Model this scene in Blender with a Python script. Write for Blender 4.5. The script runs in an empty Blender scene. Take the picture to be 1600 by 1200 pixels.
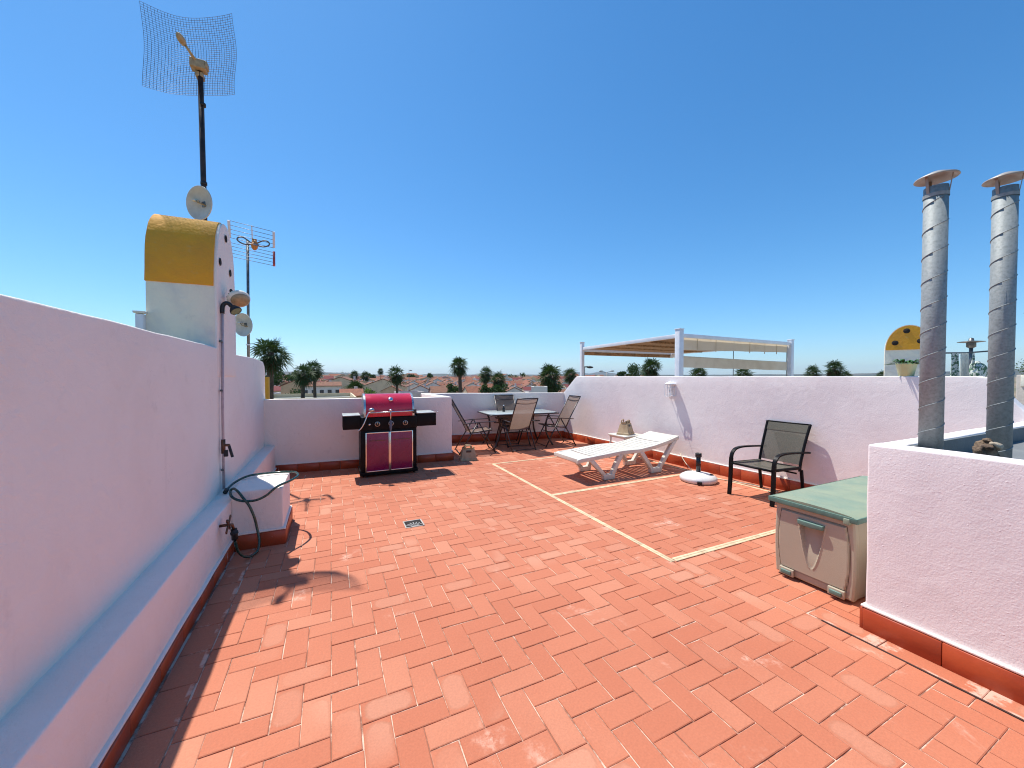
import bpy, bmesh, math, random
from math import sin, cos, pi, radians, atan2, sqrt, tan
from mathutils import Vector, Matrix, noise
R = random.Random(7)
scene = bpy.context.scene
COL = scene.collection

# ------------------------------------------------------------------ camera, light, sky
SUN = Vector((-0.21, 0.43, 1.0)).normalized()
pitch = math.atan(12 / 600.0); yaw = radians(25.2)
cd = bpy.data.cameras.new('camera'); cam = bpy.data.objects.new('camera', cd); COL.objects.link(cam)
cam.location = (0, 0, 1.5); cam.rotation_euler = (pi / 2 - pitch, 0, -yaw)
cd.sensor_width = 36; cd.lens = 36 * 600 / 1600.0; cd.clip_start = 0.05; cd.clip_end = 60000
scene.camera = cam
sd = bpy.data.lights.new('sun', 'SUN'); sun = bpy.data.objects.new('sun', sd); COL.objects.link(sun)
sd.energy = 5.0; sd.angle = radians(0.53); sd.color = (1.0, 0.955, 0.90)
sun.rotation_euler = SUN.to_track_quat('Z', 'Y').to_euler()
w = bpy.data.worlds.new('World'); scene.world = w; w.use_nodes = True
wn = w.node_tree.nodes; wl = w.node_tree.links
sky = wn.new('ShaderNodeTexSky'); sky.sky_type = 'NISHITA'; sky.sun_disc = False
sky.sun_elevation = math.asin(SUN.z); sky.sun_rotation = atan2(SUN.x, SUN.y)
sky.altitude = 0; sky.air_density = 1.0; sky.dust_density = 0.25; sky.ozone_density = 2.0
bg = wn['Background']; bg.inputs[1].default_value = 0.102
sc_ = wn.new('ShaderNodeSeparateColor'); cc_ = wn.new('ShaderNodeCombineColor'); wl.new(sky.outputs[0], sc_.inputs[0])
for i_, (ex, kk) in enumerate(((1.33, .44), (1.0, 1.075), (.90, 1.66))):
    pw = wn.new('ShaderNodeMath'); pw.operation = 'POWER'; wl.new(sc_.outputs[i_], pw.inputs[0]); pw.inputs[1].default_value = ex
    ml = wn.new('ShaderNodeMath'); ml.operation = 'MULTIPLY'; wl.new(pw.outputs[0], ml.inputs[0]); ml.inputs[1].default_value = kk
    wl.new(ml.outputs[0], cc_.inputs[i_])
wl.new(cc_.outputs[0], bg.inputs[0])
vs = scene.view_settings; vs.view_transform = 'Standard'; vs.look = 'None'; vs.gamma = 1; vs.exposure = 0.24
scene.cycles.filter_width = 1.1; scene.cycles.max_bounces = 8; scene.cycles.transparent_max_bounces = 16
scene.cycles.volume_bounces = 0; scene.cycles.sample_clamp_indirect = 6

# ------------------------------------------------------------------ materials
class N:
    """small node helper"""
    def __init__(s, name):
        s.m = bpy.data.materials.new(name); s.m.use_nodes = True
        s.t = s.m.node_tree; s.n = s.t.nodes; s.l = s.t.links
        s.b = s.n['Principled BSDF']; s.out = s.n['Material Output']
    def new(s, ty, **k):
        n = s.n.new(ty)
        for a, v in k.items(): setattr(n, a, v)
        return n
    def put(s, sock, v):
        if hasattr(v, 'bl_idname') or isinstance(v, bpy.types.NodeSocket): s.l.new(v, sock)
        else:
            if isinstance(v, tuple) and len(v) == 3 and sock.type == 'RGBA': v = v + (1,)
            sock.default_value = v
    def math(s, op, a, b=None, c=None, clamp=False):
        n = s.new('ShaderNodeMath', operation=op); n.use_clamp = clamp
        s.put(n.inputs[0], a)
        if b is not None: s.put(n.inputs[1], b)
        if c is not None: s.put(n.inputs[2], c)
        return n.outputs[0]
    def coord(s, kind='Object'):
        return s.new('ShaderNodeTexCoord').outputs[kind]
    def noise(s, scale, detail=4, rough=.55, vec=None, dist=0):
        n = s.new('ShaderNodeTexNoise'); n.inputs['Scale'].default_value = scale
        n.inputs['Detail'].default_value = detail; n.inputs['Roughness'].default_value = rough
        n.inputs['Distortion'].default_value = dist
        s.l.new(vec if vec is not None else s.coord(), n.inputs['Vector'])
        return n.outputs[0]
    def ramp(s, f, lo, hi, a=0.0, b=1.0):
        n = s.new('ShaderNodeMapRange'); n.interpolation_type = 'SMOOTHSTEP'
        s.put(n.inputs[0], f); n.inputs[1].default_value = lo; n.inputs[2].default_value = hi
        n.inputs[3].default_value = a; n.inputs[4].default_value = b
        return n.outputs[0]
    def mix(s, f, a, b, mode='MIX'):
        n = s.new('ShaderNodeMix', data_type='RGBA', blend_type=mode)
        s.put(n.inputs[0], f); s.put(n.inputs[6], a); s.put(n.inputs[7], b)
        return n.outputs[2]
    def bump(s, h, dist, strength=1.0, normal=None):
        n = s.new('ShaderNodeBump'); n.inputs['Strength'].default_value = strength
        n.inputs['Distance'].default_value = dist; s.put(n.inputs['Height'], h)
        if normal is not None: s.l.new(normal, n.inputs['Normal'])
        return n.outputs[0]
    def scaled(s, v, sc):
        n = s.new('ShaderNodeMapping'); s.l.new(v, n.inputs[0]); n.inputs['Scale'].default_value = sc
        return n.outputs[0]
    def set(s, **k):
        for a, v in k.items(): s.put(s.b.inputs[a.replace('_', ' ')], v)
        return s.m

def simple(name, col, rough=.5, metal=0.0, var=.12, scale=6.0, bump=0.0, bscale=80.0, col2=None, spec=.5):
    n = N(name)
    f = n.ramp(n.noise(scale, 5), .3, .7)
    c2 = col2 if col2 else tuple(min(1, c * (1 - var * 2)) for c in col)
    n.set(Base_Color=n.mix(f, col, c2), Roughness=n.ramp(n.noise(scale * 2.3, 4), .2, .8, max(0, rough - .07), min(1, rough + .1)), Metallic=metal)
    n.b.inputs['Specular IOR Level'].default_value = spec
    if bump: n.set(Normal=n.bump(n.noise(bscale, 4), bump))
    return n.m

def make_wall_mat(name, base, dirt, fine=.0016, coarse=.006, fs=130, cs=14, patchy=(.83, .82, .80)):
    n = N(name)
    co = n.coord()
    f1 = n.noise(1.3, 5, .6, co, .6); f2 = n.noise(5, 6, .65, co)
    c = n.mix(n.ramp(f1, .38, .66), base, patchy)
    c = n.mix(n.ramp(f2, .58, .80, 0, .45), c, dirt)
    st = n.noise(3.2, 5, .6, n.scaled(co, (3.2, 3.2, .35)))
    c = n.mix(n.ramp(st, .60, .82, 0, .22), c, dirt)
    ck = n.new('ShaderNodeTexVoronoi'); ck.feature = 'DISTANCE_TO_EDGE'; ck.inputs['Scale'].default_value = .9
    ds = n.new('ShaderNodeVectorMath', operation='ADD'); nz = n.new('ShaderNodeTexNoise'); nz.inputs['Scale'].default_value = 3.5; nz.inputs['Detail'].default_value = 6
    n.l.new(co, nz.inputs['Vector']); n.l.new(co, ds.inputs[0]); n.l.new(nz.outputs['Color'], ds.inputs[1]); n.l.new(ds.outputs[0], ck.inputs['Vector'])
    crack = n.math('MULTIPLY', n.ramp(ck.outputs[0], .0, .0035, 1, 0), n.ramp(n.noise(.9, 3, .5, co), .52, .60))
    c = n.mix(n.math('MULTIPLY', crack, .35), c, dirt)
    n1 = n.bump(n.noise(cs, 3, .5, co, .8), coarse)
    n2 = n.bump(n.noise(fs, 3, .6, co), fine, 1, n1)
    v = n.new('ShaderNodeTexVoronoi'); v.inputs['Scale'].default_value = 34; n.l.new(co, v.inputs[0])
    n3 = n.bump(n.ramp(v.outputs[0], 0, .18, 1, 0), fine * .8, .6, n2)
    return n.set(Base_Color=c, Roughness=.88, Normal=n3)

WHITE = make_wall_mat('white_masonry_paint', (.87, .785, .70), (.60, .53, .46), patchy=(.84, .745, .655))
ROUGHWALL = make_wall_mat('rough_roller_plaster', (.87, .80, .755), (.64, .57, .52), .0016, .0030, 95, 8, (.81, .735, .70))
OLDWHITE = make_wall_mat('weathered_white_render', (.84, .79, .62), (.42, .41, .38), .002, .008, 60, 9, (.58, .57, .53))
BEIGEWALL = make_wall_mat('beige_render', (.50, .45, .38), (.36, .32, .27), .002, .006, 60, 9, (.46, .41, .35))

def ochre():
    n = N('ochre_paint'); co = n.coord()
    c = n.mix(n.ramp(n.noise(2.5, 6, .6, co, .8), .35, .68), (.78, .355, .020), (.68, .30, .03))
    c = n.mix(n.ramp(n.noise(16, 5, .6, co), .60, .78, 0, .5), c, (.60, .38, .12))
    return n.set(Base_Color=c, Roughness=.8, Normal=n.bump(n.noise(20, 5, .6, co), .008))
OCHRE = ochre()

def brick_mat():
    n = N('terracotta_paver')
    uv = n.new('ShaderNodeUVMap'); uv.uv_map = 'UVMap'
    at = n.new('ShaderNodeVertexColor'); at.layer_name = 'rnd'
    sp = n.new('ShaderNodeSeparateColor'); n.l.new(at.outputs[0], sp.inputs[0])
    r1, r2, r3 = sp.outputs
    co = n.coord()
    big = n.noise(.55, 4, .55, co); mid = n.noise(2.2, 5, .6, co)
    A, B, D = (.530, .180, .092), (.475, .145, .070), (.57, .225, .125)
    c = n.mix(r1, A, B)
    c = n.mix(n.math('MULTIPLY', n.ramp(r2, .55, 1.0), .8), c, D)
    c = n.mix(n.ramp(big, .40, .64, 0, .60), c, (.44, .130, .062))
    # brick-local rounded rectangle wear
    s = n.new('ShaderNodeSeparateXYZ'); n.l.new(uv.outputs[0], s.inputs[0])
    wob = n.math('MULTIPLY', n.math('SUBTRACT', n.noise(14, 4, .6, co), .5), .036)
    qx = n.math('MAXIMUM', n.math('SUBTRACT', n.math('ABSOLUTE', s.outputs[0]), .055), 0)
    qy = n.math('MAXIMUM', n.math('SUBTRACT', n.math('ABSOLUTE', s.outputs[1]), .006), 0)
    d = n.math('ADD', n.math('SQRT', n.math('ADD', n.math('MULTIPLY', qx, qx), n.math('MULTIPLY', qy, qy))), wob)
    ring = n.math('SUBTRACT', 1.0, n.math('MULTIPLY', n.math('ABSOLUTE', n.math('SUBTRACT', d, .044)), 110), clamp=True)
    fill = n.ramp(d, .036, .046, 1, 0)
    cl = n.ramp(n.noise(.8, 3, .5, n.scaled(co, (1, 1, 1))), .50, .60)
    sel = n.math('MULTIPLY', cl, n.ramp(r3, .55, .85))
    sel2 = n.ramp(r3, .93, .97)
    selt = n.math('MAXIMUM', sel, n.math('MULTIPLY', sel2, .7))
    c = n.mix(n.math('MULTIPLY', n.math('MULTIPLY', fill, selt), .30), c, (.62, .36, .24))
    c = n.mix(n.math('MULTIPLY', n.math('MULTIPLY', ring, n.math('MAXIMUM', selt, .10)), .80), c, (.44, .185, .105))
    # pale efflorescence blotches and scratches, dark specks
    ef = n.ramp(n.noise(2.3, 6, .62, co, .4), .60, .72, 0, .85)
    c = n.mix(n.math('MULTIPLY', ef, n.ramp(n.noise(34, 4, .7, co), .35, .6)), c, (.72, .42, .30))
    sc = n.ramp(n.noise(60, 3, .7, n.scaled(co, (1, .12, 1))), .66, .74, 0, .22)
    c = n.mix(sc, c, (.68, .36, .26))
    spk = n.ramp(n.noise(260, 2, .5, co), .66, .74, 0, .35)
    c = n.mix(spk, c, (.30, .10, .06))
    gr = n.ramp(n.noise(95, 4, .7, co), .3, .7, .93, 1.06)
    hm = n.new('ShaderNodeHueSaturation'); n.l.new(gr, hm.inputs['Value']); n.l.new(c, hm.inputs['Color'])
    rim = n.ramp(n.math('MAXIMUM', n.math('SUBTRACT', n.math('ABSOLUTE', s.outputs[0]), .118), n.math('SUBTRACT', n.math('ABSOLUTE', s.outputs[1]), .055)), 0, .008, 0, .65)
    c = n.mix(n.math('MULTIPLY', rim, n.ramp(n.noise(7, 5, .7, co), .48, .60)), hm.outputs[0], (.74, .50, .38))
    return n.set(Base_Color=c, Roughness=.82, Normal=n.bump(n.noise(230, 4, .6, co), .0007, 1, n.bump(n.noise(24, 4, .6, co), .002)))
BRICK = brick_mat()

def grout_mat():
    n = N('sandy_joint'); co = n.coord()
    f = n.ramp(n.noise(5, 6, .7, co), .42, .58)
    return n.set(Base_Color=n.mix(f, (.30, .13, .08), (.70, .50, .37)), Roughness=.95, Normal=n.bump(n.noise(300, 3, .6, co), .002))
GROUT = grout_mat()

def skirt_mat():
    n = N('glazed_red_skirting'); co = n.coord()
    c = n.mix(n.ramp(n.noise(4, 4, .5, co), .3, .7), (.44, .075, .022), (.35, .048, .014))
    dr = n.ramp(n.noise(7, 6, .7, n.scaled(co, (2.2, 2.2, .5))), .66, .70, 0, .8)
    c = n.mix(dr, c, (.70, .60, .55))
    return n.set(Base_Color=c, Roughness=.4, Normal=n.bump(n.noise(18, 3, .5, co), .002))
SKIRT = skirt_mat()
CREAM = simple('cream_line_tile', (.72, .58, .36), .75, var=.18, scale=22, bump=.001, bscale=200, col2=(.58, .42, .24))
PLASTIC = simple('aged_white_plastic', (.72, .68, .57), .38, var=.07, scale=5, bump=.0006, bscale=160)
PLASTIC2 = simple('white_plastic_stand', (.74, .73, .69), .42, var=.08, scale=6)
STEEL = simple('brushed_steel', (.62, .61, .59), .28, metal=1, var=.1, scale=12)
CHROME = simple('polished_metal_trim', (.78, .77, .75), .16, metal=1, var=.05)
REDENAMEL = simple('red_enamel', (.58, .012, .045), .22, var=.10, scale=3, spec=.6)
REDDOOR = simple('crimson_door_enamel', (.24, .003, .065), .25, var=.08, scale=3, spec=.6)
BLACKMET = simple('black_powder_coat', (.009, .009, .010), .42, var=.2, scale=8, spec=.12)
BLACKPL = simple('black_plastic', (.018, .018, .019), .5, var=.2, scale=8)
SHELFTOP = simple('pale_grey_shelf_top', (.52, .55, .52), .35, var=.15, scale=9)
DARKBROWN = simple('dark_brown_powder_coat', (.045, .028, .023), .35, var=.2, scale=10)
BEIGEPL = simple('beige_storage_plastic', (.42, .365, .265), .5, var=.03, scale=3, bump=.0012, bscale=260)
GREENPL = simple('faded_green_plastic', (.27, .31, .205), .62, var=.1, scale=3.5, bump=.001, bscale=120, col2=(.18, .255, .19))
GREENHANDLE = simple('green_plastic_trim', (.12, .22, .18), .5, var=.12, scale=12)
TANCRATE = simple('tan_crate_plastic', (.50, .36, .20), .55, var=.16, scale=9, bump=.0015, bscale=70, col2=(.38, .25, .13))
HOSE = simple('green_garden_hose', (.010, .055, .040), .25, var=.15, scale=20, spec=.7)
BRASS = simple('tarnished_brass', (.20, .10, .06), .45, metal=.8, var=.2, scale=30)
GALV = None
DISHM = simple('cream_dish_paint', (.62, .60, .52), .45, var=.1, scale=9)
RUST = simple('rusty_painted_tube', (.075, .045, .035), .55, metal=.4, var=.3, scale=14, bump=.001, bscale=60, col2=(.03, .022, .02))
TUBEGREY = simple('galvanised_tube', (.20, .20, .19), .4, metal=.7, var=.2, scale=20)
WIRE = simple('zinc_wire', (.20, .21, .24), .5, metal=.6, var=.1)
GOLDFEED = simple('yellowed_feed_plastic', (.50, .37, .20), .5, var=.15, scale=30)
ORANGE = simple('orange_plastic', (.62, .24, .05), .5, var=.12, scale=12)
FADEDRED = simple('faded_red_plastic', (.55, .10, .08), .5, var=.12, scale=12)
WHITEMET = simple('white_coated_metal', (.80, .80, .80), .35, var=.05, scale=6)
DARKHOLE = simple('dark_opening', (.02, .015, .012), .9)
LENSTAN = simple('yellowed_lamp_lens', (.44, .33, .17), .3, var=.2, scale=14, bump=.002, bscale=50)
GREENLENS = simple('shower_rose_plastic', (.20, .30, .18), .4, var=.15, scale=40)
COATED = simple('pinkish_painted_pipe', (.50, .40, .41), .5, var=.1, scale=20)
CANE = simple('cane_roof_panel', (.48, .27, .12), .8, var=.3, scale=20, bump=.01, bscale=30)
LEAFPALE = simple('fresh_potted_leaf', (.06, .17, .035), .5, var=.3, scale=30)
POTM = simple('pale_green_pot', (.52, .60, .34), .45, var=.08, scale=8)
BARK = simple('weathered_driftwood', (.30, .20, .12), .85, var=.3, scale=18, bump=.02, bscale=24, col2=(.05, .03, .02))
GLASSPANE = N('clear_lantern_glass').set(Base_Color=(.9, .9, .88), Roughness=.12, Alpha=.06)
BLACKGLOSS = simple('black_tube_gloss', (.012, .012, .014), .2, var=.1)

def galv():
    n = N('spangled_galvanised_steel'); co = n.coord()
    v = n.new('ShaderNodeTexVoronoi'); v.inputs['Scale'].default_value = 70; n.l.new(co, v.inputs[0])
    c = n.mix(n.ramp(n.noise(50, 5, .7, co), .35, .65), (.27, .295, .285), (.20, .22, .21))
    c = n.mix(n.ramp(v.outputs[0], .1, .7, 0, .35), c, (.34, .365, .355))
    c = n.mix(n.ramp(n.noise(3, 5, .6, co), .55, .75, 0, .5), c, (.22, .23, .22))
    return n.set(Base_Color=c, Roughness=.62, Metallic=.12, Normal=n.bump(n.noise(60, 4, .6, co), .0012))
GALV = galv()

def sling(name, col, trans):
    n = N(name); co = n.coord()
    st = n.ramp(n.noise(160, 2, .5, n.scaled(co, (1, 1, .15))), .4, .6, .85, 1.1)
    hs = n.new('ShaderNodeHueSaturation'); hs.inputs['Color'].default_value = col + (1,); n.l.new(st, hs.inputs['Value'])
    n.set(Base_Color=hs.outputs[0], Roughness=.75, Normal=n.bump(n.noise(500, 2, .5, co), .0006))
    tr = n.new('ShaderNodeBsdfTranslucent'); n.l.new(hs.outputs[0], tr.inputs[0])
    mx = n.new('ShaderNodeMixShader'); mx.inputs[0].default_value = trans
    n.l.new(n.b.outputs[0], mx.inputs[1]); n.l.new(tr.outputs[0], mx.inputs[2])
    tp = n.new('ShaderNodeBsdfTransparent'); m2 = n.new('ShaderNodeMixShader'); m2.inputs[0].default_value = .10
    n.l.new(mx.outputs[0], m2.inputs[1]); n.l.new(tp.outputs[0], m2.inputs[2])
    n.l.new(m2.outputs[0], n.out.inputs[0]); return n.m
SLINGTAN = sling('grey_tan_sling_mesh', (.28, .20, .155), .45)
SLINGOLIVE = sling('olive_sling_mesh', (.115, .108, .080), .2)
def screen_mat():
    n = N('beige_screen_fabric'); co = n.coord()
    c = n.mix(n.ramp(n.noise(2, 5, .6, co), .4, .7), (.80, .71, .54), (.70, .60, .44)); n.set(Base_Color=c, Roughness=.85)
    t = n.new('ShaderNodeBsdfTranslucent'); n.l.new(c, t.inputs[0]); mx = n.new('ShaderNodeMixShader'); mx.inputs[0].default_value = .5
    n.l.new(n.b.outputs[0], mx.inputs[1]); n.l.new(t.outputs[0], mx.inputs[2]); n.l.new(mx.outputs[0], n.out.inputs[0]); return n.m
SCREEN = screen_mat()
CLOTH = sling('thin_towel_fabric', (.62, .64, .58), .35)

def floral():
    n = N('green_floral_cloth'); co = n.coord()
    c = n.mix(n.ramp(n.noise(14, 3, .5, co, 1.5), .48, .54), (.62, .66, .60), (.08, .17, .10))
    return n.set(Base_Color=c, Roughness=.9)
FLORAL = floral()

def glass_top():
    n = N('frosted_glass_tabletop')
    return n.set(Base_Color=(.55, .60, .57), Roughness=.14, Alpha=.86)
GLASSTOP = glass_top()

# landscape materials
def roof_mat(name, a, b):
    n = N(name); co = n.coord()
    f = n.noise(1.6, 6, .8, co)
    wv = n.new('ShaderNodeTexWave'); wv.inputs['Scale'].default_value = 1.6; wv.bands_direction = 'X'; n.l.new(co, wv.inputs[0])
    c = n.mix(n.ramp(f, .3, .7), a, b)
    return n.set(Base_Color=c, Roughness=.85, Normal=n.bump(wv.outputs[0], .05))
ROOFS = [roof_mat('terracotta_roof', (.38, .13, .06), (.19, .07, .04)), roof_mat('brown_tile_roof', (.30, .13, .065), (.16, .07, .04)), roof_mat('dark_red_roof_tile', (.22, .035, .03), (.16, .03, .025))]
def facade(name, c):
    n = N(name); co = n.coord()
    return n.set(Base_Color=n.mix(n.ramp(n.noise(.6, 5, .6, co), .4, .7), c, tuple(x * .82 for x in c)), Roughness=.85)
FACS = [facade('cream_facade', (.74, .58, .37)), facade('sand_facade', (.62, .43, .25)), facade('white_facade', (.78, .72, .62)), facade('pink_facade', (.58, .34, .25))]
GREYROOF = facade('pale_grey_roof_deck', (.34, .35, .31))
WINDOWM = simple('dark_window_glass', (.04, .05, .06), .2)
def leaf(name, a, b, rough=.62, tr=.2):
    n = N(name); co = n.coord()
    n.set(Base_Color=n.mix(n.ramp(n.noise(3, 3, .6, co), .35, .65), a, b), Roughness=rough)
    n.b.inputs['Specular IOR Level'].default_value = .22
    t = n.new('ShaderNodeBsdfTranslucent'); t.inputs[0].default_value = (a[0] * 1.5, a[1] * 1.5, a[2], 1)
    mx = n.new('ShaderNodeMixShader'); mx.inputs[0].default_value = tr
    n.l.new(n.b.outputs[0], mx.inputs[1]); n.l.new(t.outputs[0], mx.inputs[2]); n.l.new(mx.outputs[0], n.out.inputs[0]); return n.m
PALMLEAF = leaf('fan_palm_leaf', (.030, .058, .016), (.060, .092, .030))
DEADLEAF = leaf('dead_palm_frond', (.13, .085, .045), (.08, .05, .028), .8, .1)
TREELEAF = leaf('dark_tree_leaf', (.035, .07, .02), (.06, .10, .03))
LIMELEAF = leaf('light_green_leaf', (.10, .18, .03), (.14, .22, .05))
TRUNK = simple('palm_trunk_fibre', (.13, .09, .055), .9, var=.3, scale=3, bump=.05, bscale=9, col2=(.07, .045, .03))

def ground_mat():
    n = N('dry_ground'); co = n.coord()
    c = n.mix(n.ramp(n.noise(.004, 8, .65, co), .42, .58), (.26, .19, .12), (.13, .13, .065))
    c = n.mix(n.ramp(n.noise(.03, 6, .7, co), .5, .65, 0, .6), c, (.30, .22, .16))
    return n.set(Base_Color=c, Roughness=.95)
GROUND = ground_mat()
def hill_mat():
    n = N('scrub_hillside'); co = n.coord()
    c = n.mix(n.ramp(n.noise(.0022, 8, .7, co), .42, .58), (.11, .10, .075), (.05, .06, .04))
    return n.set(Base_Color=c, Roughness=.95)
HILL = hill_mat()

# ------------------------------------------------------------------ mesh helpers
class MB:
    def __init__(s): s.v = []; s.f = []; s.sm = []
    def add(s, vs, fs, smooth=False):
        o = len(s.v); s.v += [tuple(p) for p in vs]; s.f += [tuple(i + o for i in f) for f in fs]; s.sm += [smooth] * len(fs); return s
    def box(s, c, d, rot=None, taper=1.0):
        x, y, z = d[0] / 2, d[1] / 2, d[2] / 2
        P = [Vector((sx * x * (taper if sz > 0 else 1), sy * y * (taper if sz > 0 else 1), sz * z)) for sz in (-1, 1) for sy in (-1, 1) for sx in (-1, 1)]
        if rot is not None: P = [rot @ p for p in P]
        c = Vector(c); return s.add([p + c for p in P], [(0, 2, 3, 1), (4, 5, 7, 6), (0, 1, 5, 4), (1, 3, 7, 5), (3, 2, 6, 7), (2, 0, 4, 6)])
    def bar(s, a, b, w, h, up=(0, 0, 1)):
        a, b = Vector(a), Vector(b); d = b - a; L = d.length; x = d / L
        y = Vector(up).cross(x)
        if y.length < 1e-4: y = Vector((0, 1, 0)).cross(x)
        y.normalize(); z = x.cross(y); m = Matrix((x, y, z)).transposed()
        return s.box((a + b) / 2, (L, w, h), m)
    def tube(s, pts, r, n=10, caps=True, closed=False):
        pts = [Vector(p) for p in pts]; k = len(pts); rr = r if isinstance(r, (list, tuple)) else [r] * k
        V = []; nrm = None
        for i, p in enumerate(pts):
            if closed: t = pts[(i + 1) % k] - pts[i - 1]
            else: t = pts[min(i + 1, k - 1)] - pts[max(i - 1, 0)]
            if t.length < 1e-9: t = Vector((0, 0, 1))
            t.normalize()
            if nrm is None:
                nrm = t.cross(Vector((0, 0, 1)))
                if nrm.length < 1e-3: nrm = t.cross(Vector((0, 1, 0)))
            nrm = (nrm - t * nrm.dot(t)).normalized(); b = t.cross(nrm)
            for j in range(n):
                a = 2 * pi * j / n; V.append(p + (nrm * cos(a) + b * sin(a)) * rr[i])
        F = []
        for i in range(k if closed else k - 1):
            i2 = (i + 1) % k
            for j in range(n): F.append((i * n + j, i * n + (j + 1) % n, i2 * n + (j + 1) % n, i2 * n + j))
        s.add(V, F, True)
        if caps and not closed:
            o = len(s.v) - k * n
            s.f.append(tuple(o + j for j in range(n - 1, -1, -1))); s.sm.append(False)
            s.f.append(tuple(o + (k - 1) * n + j for j in range(n))); s.sm.append(False)
        return s
    def lathe(s, prof, n=28, c=(0, 0, 0), axis=None, smooth=True):
        c = Vector(c); q = Vector((0, 0, 1)).rotation_difference(Vector(axis)) if axis is not None else None
        V = []
        for r, z in prof:
            for j in range(n):
                a = 2 * pi * j / n; p = Vector((r * cos(a), r * sin(a), z))
                V.append((q @ p if q else p) + c)
        F = [(i * n + j, i * n + (j + 1) % n, (i + 1) * n + (j + 1) % n, (i + 1) * n + j) for i in range(len(prof) - 1) for j in range(n)]
        return s.add(V, F, smooth)
    def prism(s, poly, o, u, v, nrm, t0, t1, smooth=False):
        o, u, v, nrm = Vector(o), Vector(u), Vector(v), Vector(nrm); k = len(poly)
        V = [o + u * a + v * b + nrm * t0 for a, b in poly] + [o + u * a + v * b + nrm * t1 for a, b in poly]
        F = [tuple(range(k - 1, -1, -1)), tuple(range(k, 2 * k))]
        s.add(V, F); off = len(s.v) - 2 * k
        for i in range(k):
            j = (i + 1) % k; s.f.append((off + i, off + j, off + k + j, off + k + i)); s.sm.append(smooth)
        return s
    def ell(s, c, r, n=14, m=8, rot=None):
        V = []; F = []
        for i in range(m + 1):
            th = pi * i / m
            for j in range(n):
                a = 2 * pi * j / n; p = Vector((r[0] * sin(th) * cos(a), r[1] * sin(th) * sin(a), r[2] * cos(th)))
                V.append((rot @ p if rot is not None else p) + Vector(c))
        for i in range(m):
            for j in range(n): F.append((i * n + j, (i + 1) * n + j, (i + 1) * n + (j + 1) % n, i * n + (j + 1) % n))
        return s.add(V, F, True)
    def build(s, name, mat, parent=None, bevel=0, seg=2, rough=None, fixn=True, wobble=0, cut=0, weld=True):
        me = bpy.data.meshes.new(name); me.from_pydata([tuple(v) for v in s.v], [], s.f)
        me.polygons.foreach_set('use_smooth', s.sm); me.materials.append(mat)
        if fixn or bevel or cut or wobble:
            bm = bmesh.new(); bm.from_mesh(me)
            if weld: bmesh.ops.remove_doubles(bm, verts=bm.verts, dist=1e-6)
            if bevel:
                es = [e for e in bm.edges if len(e.link_faces) == 2 and e.calc_face_angle(0) > radians(28)]
                bmesh.ops.bevel(bm, geom=es, offset=bevel, segments=seg, affect='EDGES', profile=.6, clamp_overlap=True)
                for f in bm.faces: f.smooth = True
            if cut:
                xs = [v.co for v in bm.verts]
                for ax in range(3):
                    lo = min(p[ax] for p in xs); hi = max(p[ax] for p in xs); k = int((hi - lo) / cut)
                    for i in range(1, k + 1):
                        co = Vector((0, 0, 0)); co[ax] = lo + (hi - lo) * i / (k + 1); no = Vector((0, 0, 0)); no[ax] = 1
                        bmesh.ops.bisect_plane(bm, geom=bm.verts[:] + bm.edges[:] + bm.faces[:], plane_co=co, plane_no=no)
                bmesh.ops.triangulate(bm, faces=[f for f in bm.faces if len(f.verts) > 4])
            if wobble:
                for v in bm.verts:
                    v.co += noise.noise_vector(v.co * 2.3) * wobble + noise.noise_vector(v.co * 9) * wobble * .35
            bmesh.ops.recalc_face_normals(bm, faces=bm.faces); bm.to_mesh(me); bm.free()
        if bevel or rough:
            me.set_sharp_from_angle(angle=radians(35)) if not bevel else me.set_sharp_from_angle(angle=radians(60))
        o = bpy.data.objects.new(name, me); COL.objects.link(o)
        if parent is not None: o.parent = parent
        return o

def catmull(P, k=8, closed=False):
    P = [Vector(p) for p in P]; out = []; n = len(P)
    for i in range(n if closed else n - 1):
        a = P[i - 1] if (i > 0 or closed) else P[i]; b = P[i]; c = P[(i + 1) % n]; d = P[(i + 2) % n] if (closed or i + 2 < n) else c
        for j in range(k):
            t = j / k
            out.append(.5 * ((2 * b) + (c - a) * t + (2 * a - 5 * b + 4 * c - d) * t * t + (3 * b - a - 3 * c + d) * t ** 3))
    if not closed: out.append(P[-1])
    return out
def tag(o, label=None, cat=None, group=None, kind=None):
    if label: o['label'] = label
    if cat: o['category'] = cat
    if group: o['group'] = group
    if kind: o['kind'] = kind
    return o
def empty(name, loc, rz=0, label=None, cat=None, group=None):
    o = bpy.data.objects.new(name, None); o.empty_display_size = .2; COL.objects.link(o)
    o.location = loc; o.rotation_euler = (0, 0, rz); return tag(o, label, cat, group)
def kids(o): return [c for c in bpy.data.objects if c.parent == o]
CH = {}
def copy_tree(o, loc=None, rz=None, scale=None, parent=None):
    if o.name not in CH: CH[o.name] = kids(o)
    c = o.copy(); COL.objects.link(c); c.parent = parent
    if loc is not None: c.location = loc
    if rz is not None: c.rotation_euler = (0, 0, rz)
    if scale is not None: c.scale = (scale,) * 3 if not isinstance(scale, tuple) else scale
    for k in CH[o.name]: copy_tree(k, parent=c)
    return c

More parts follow.
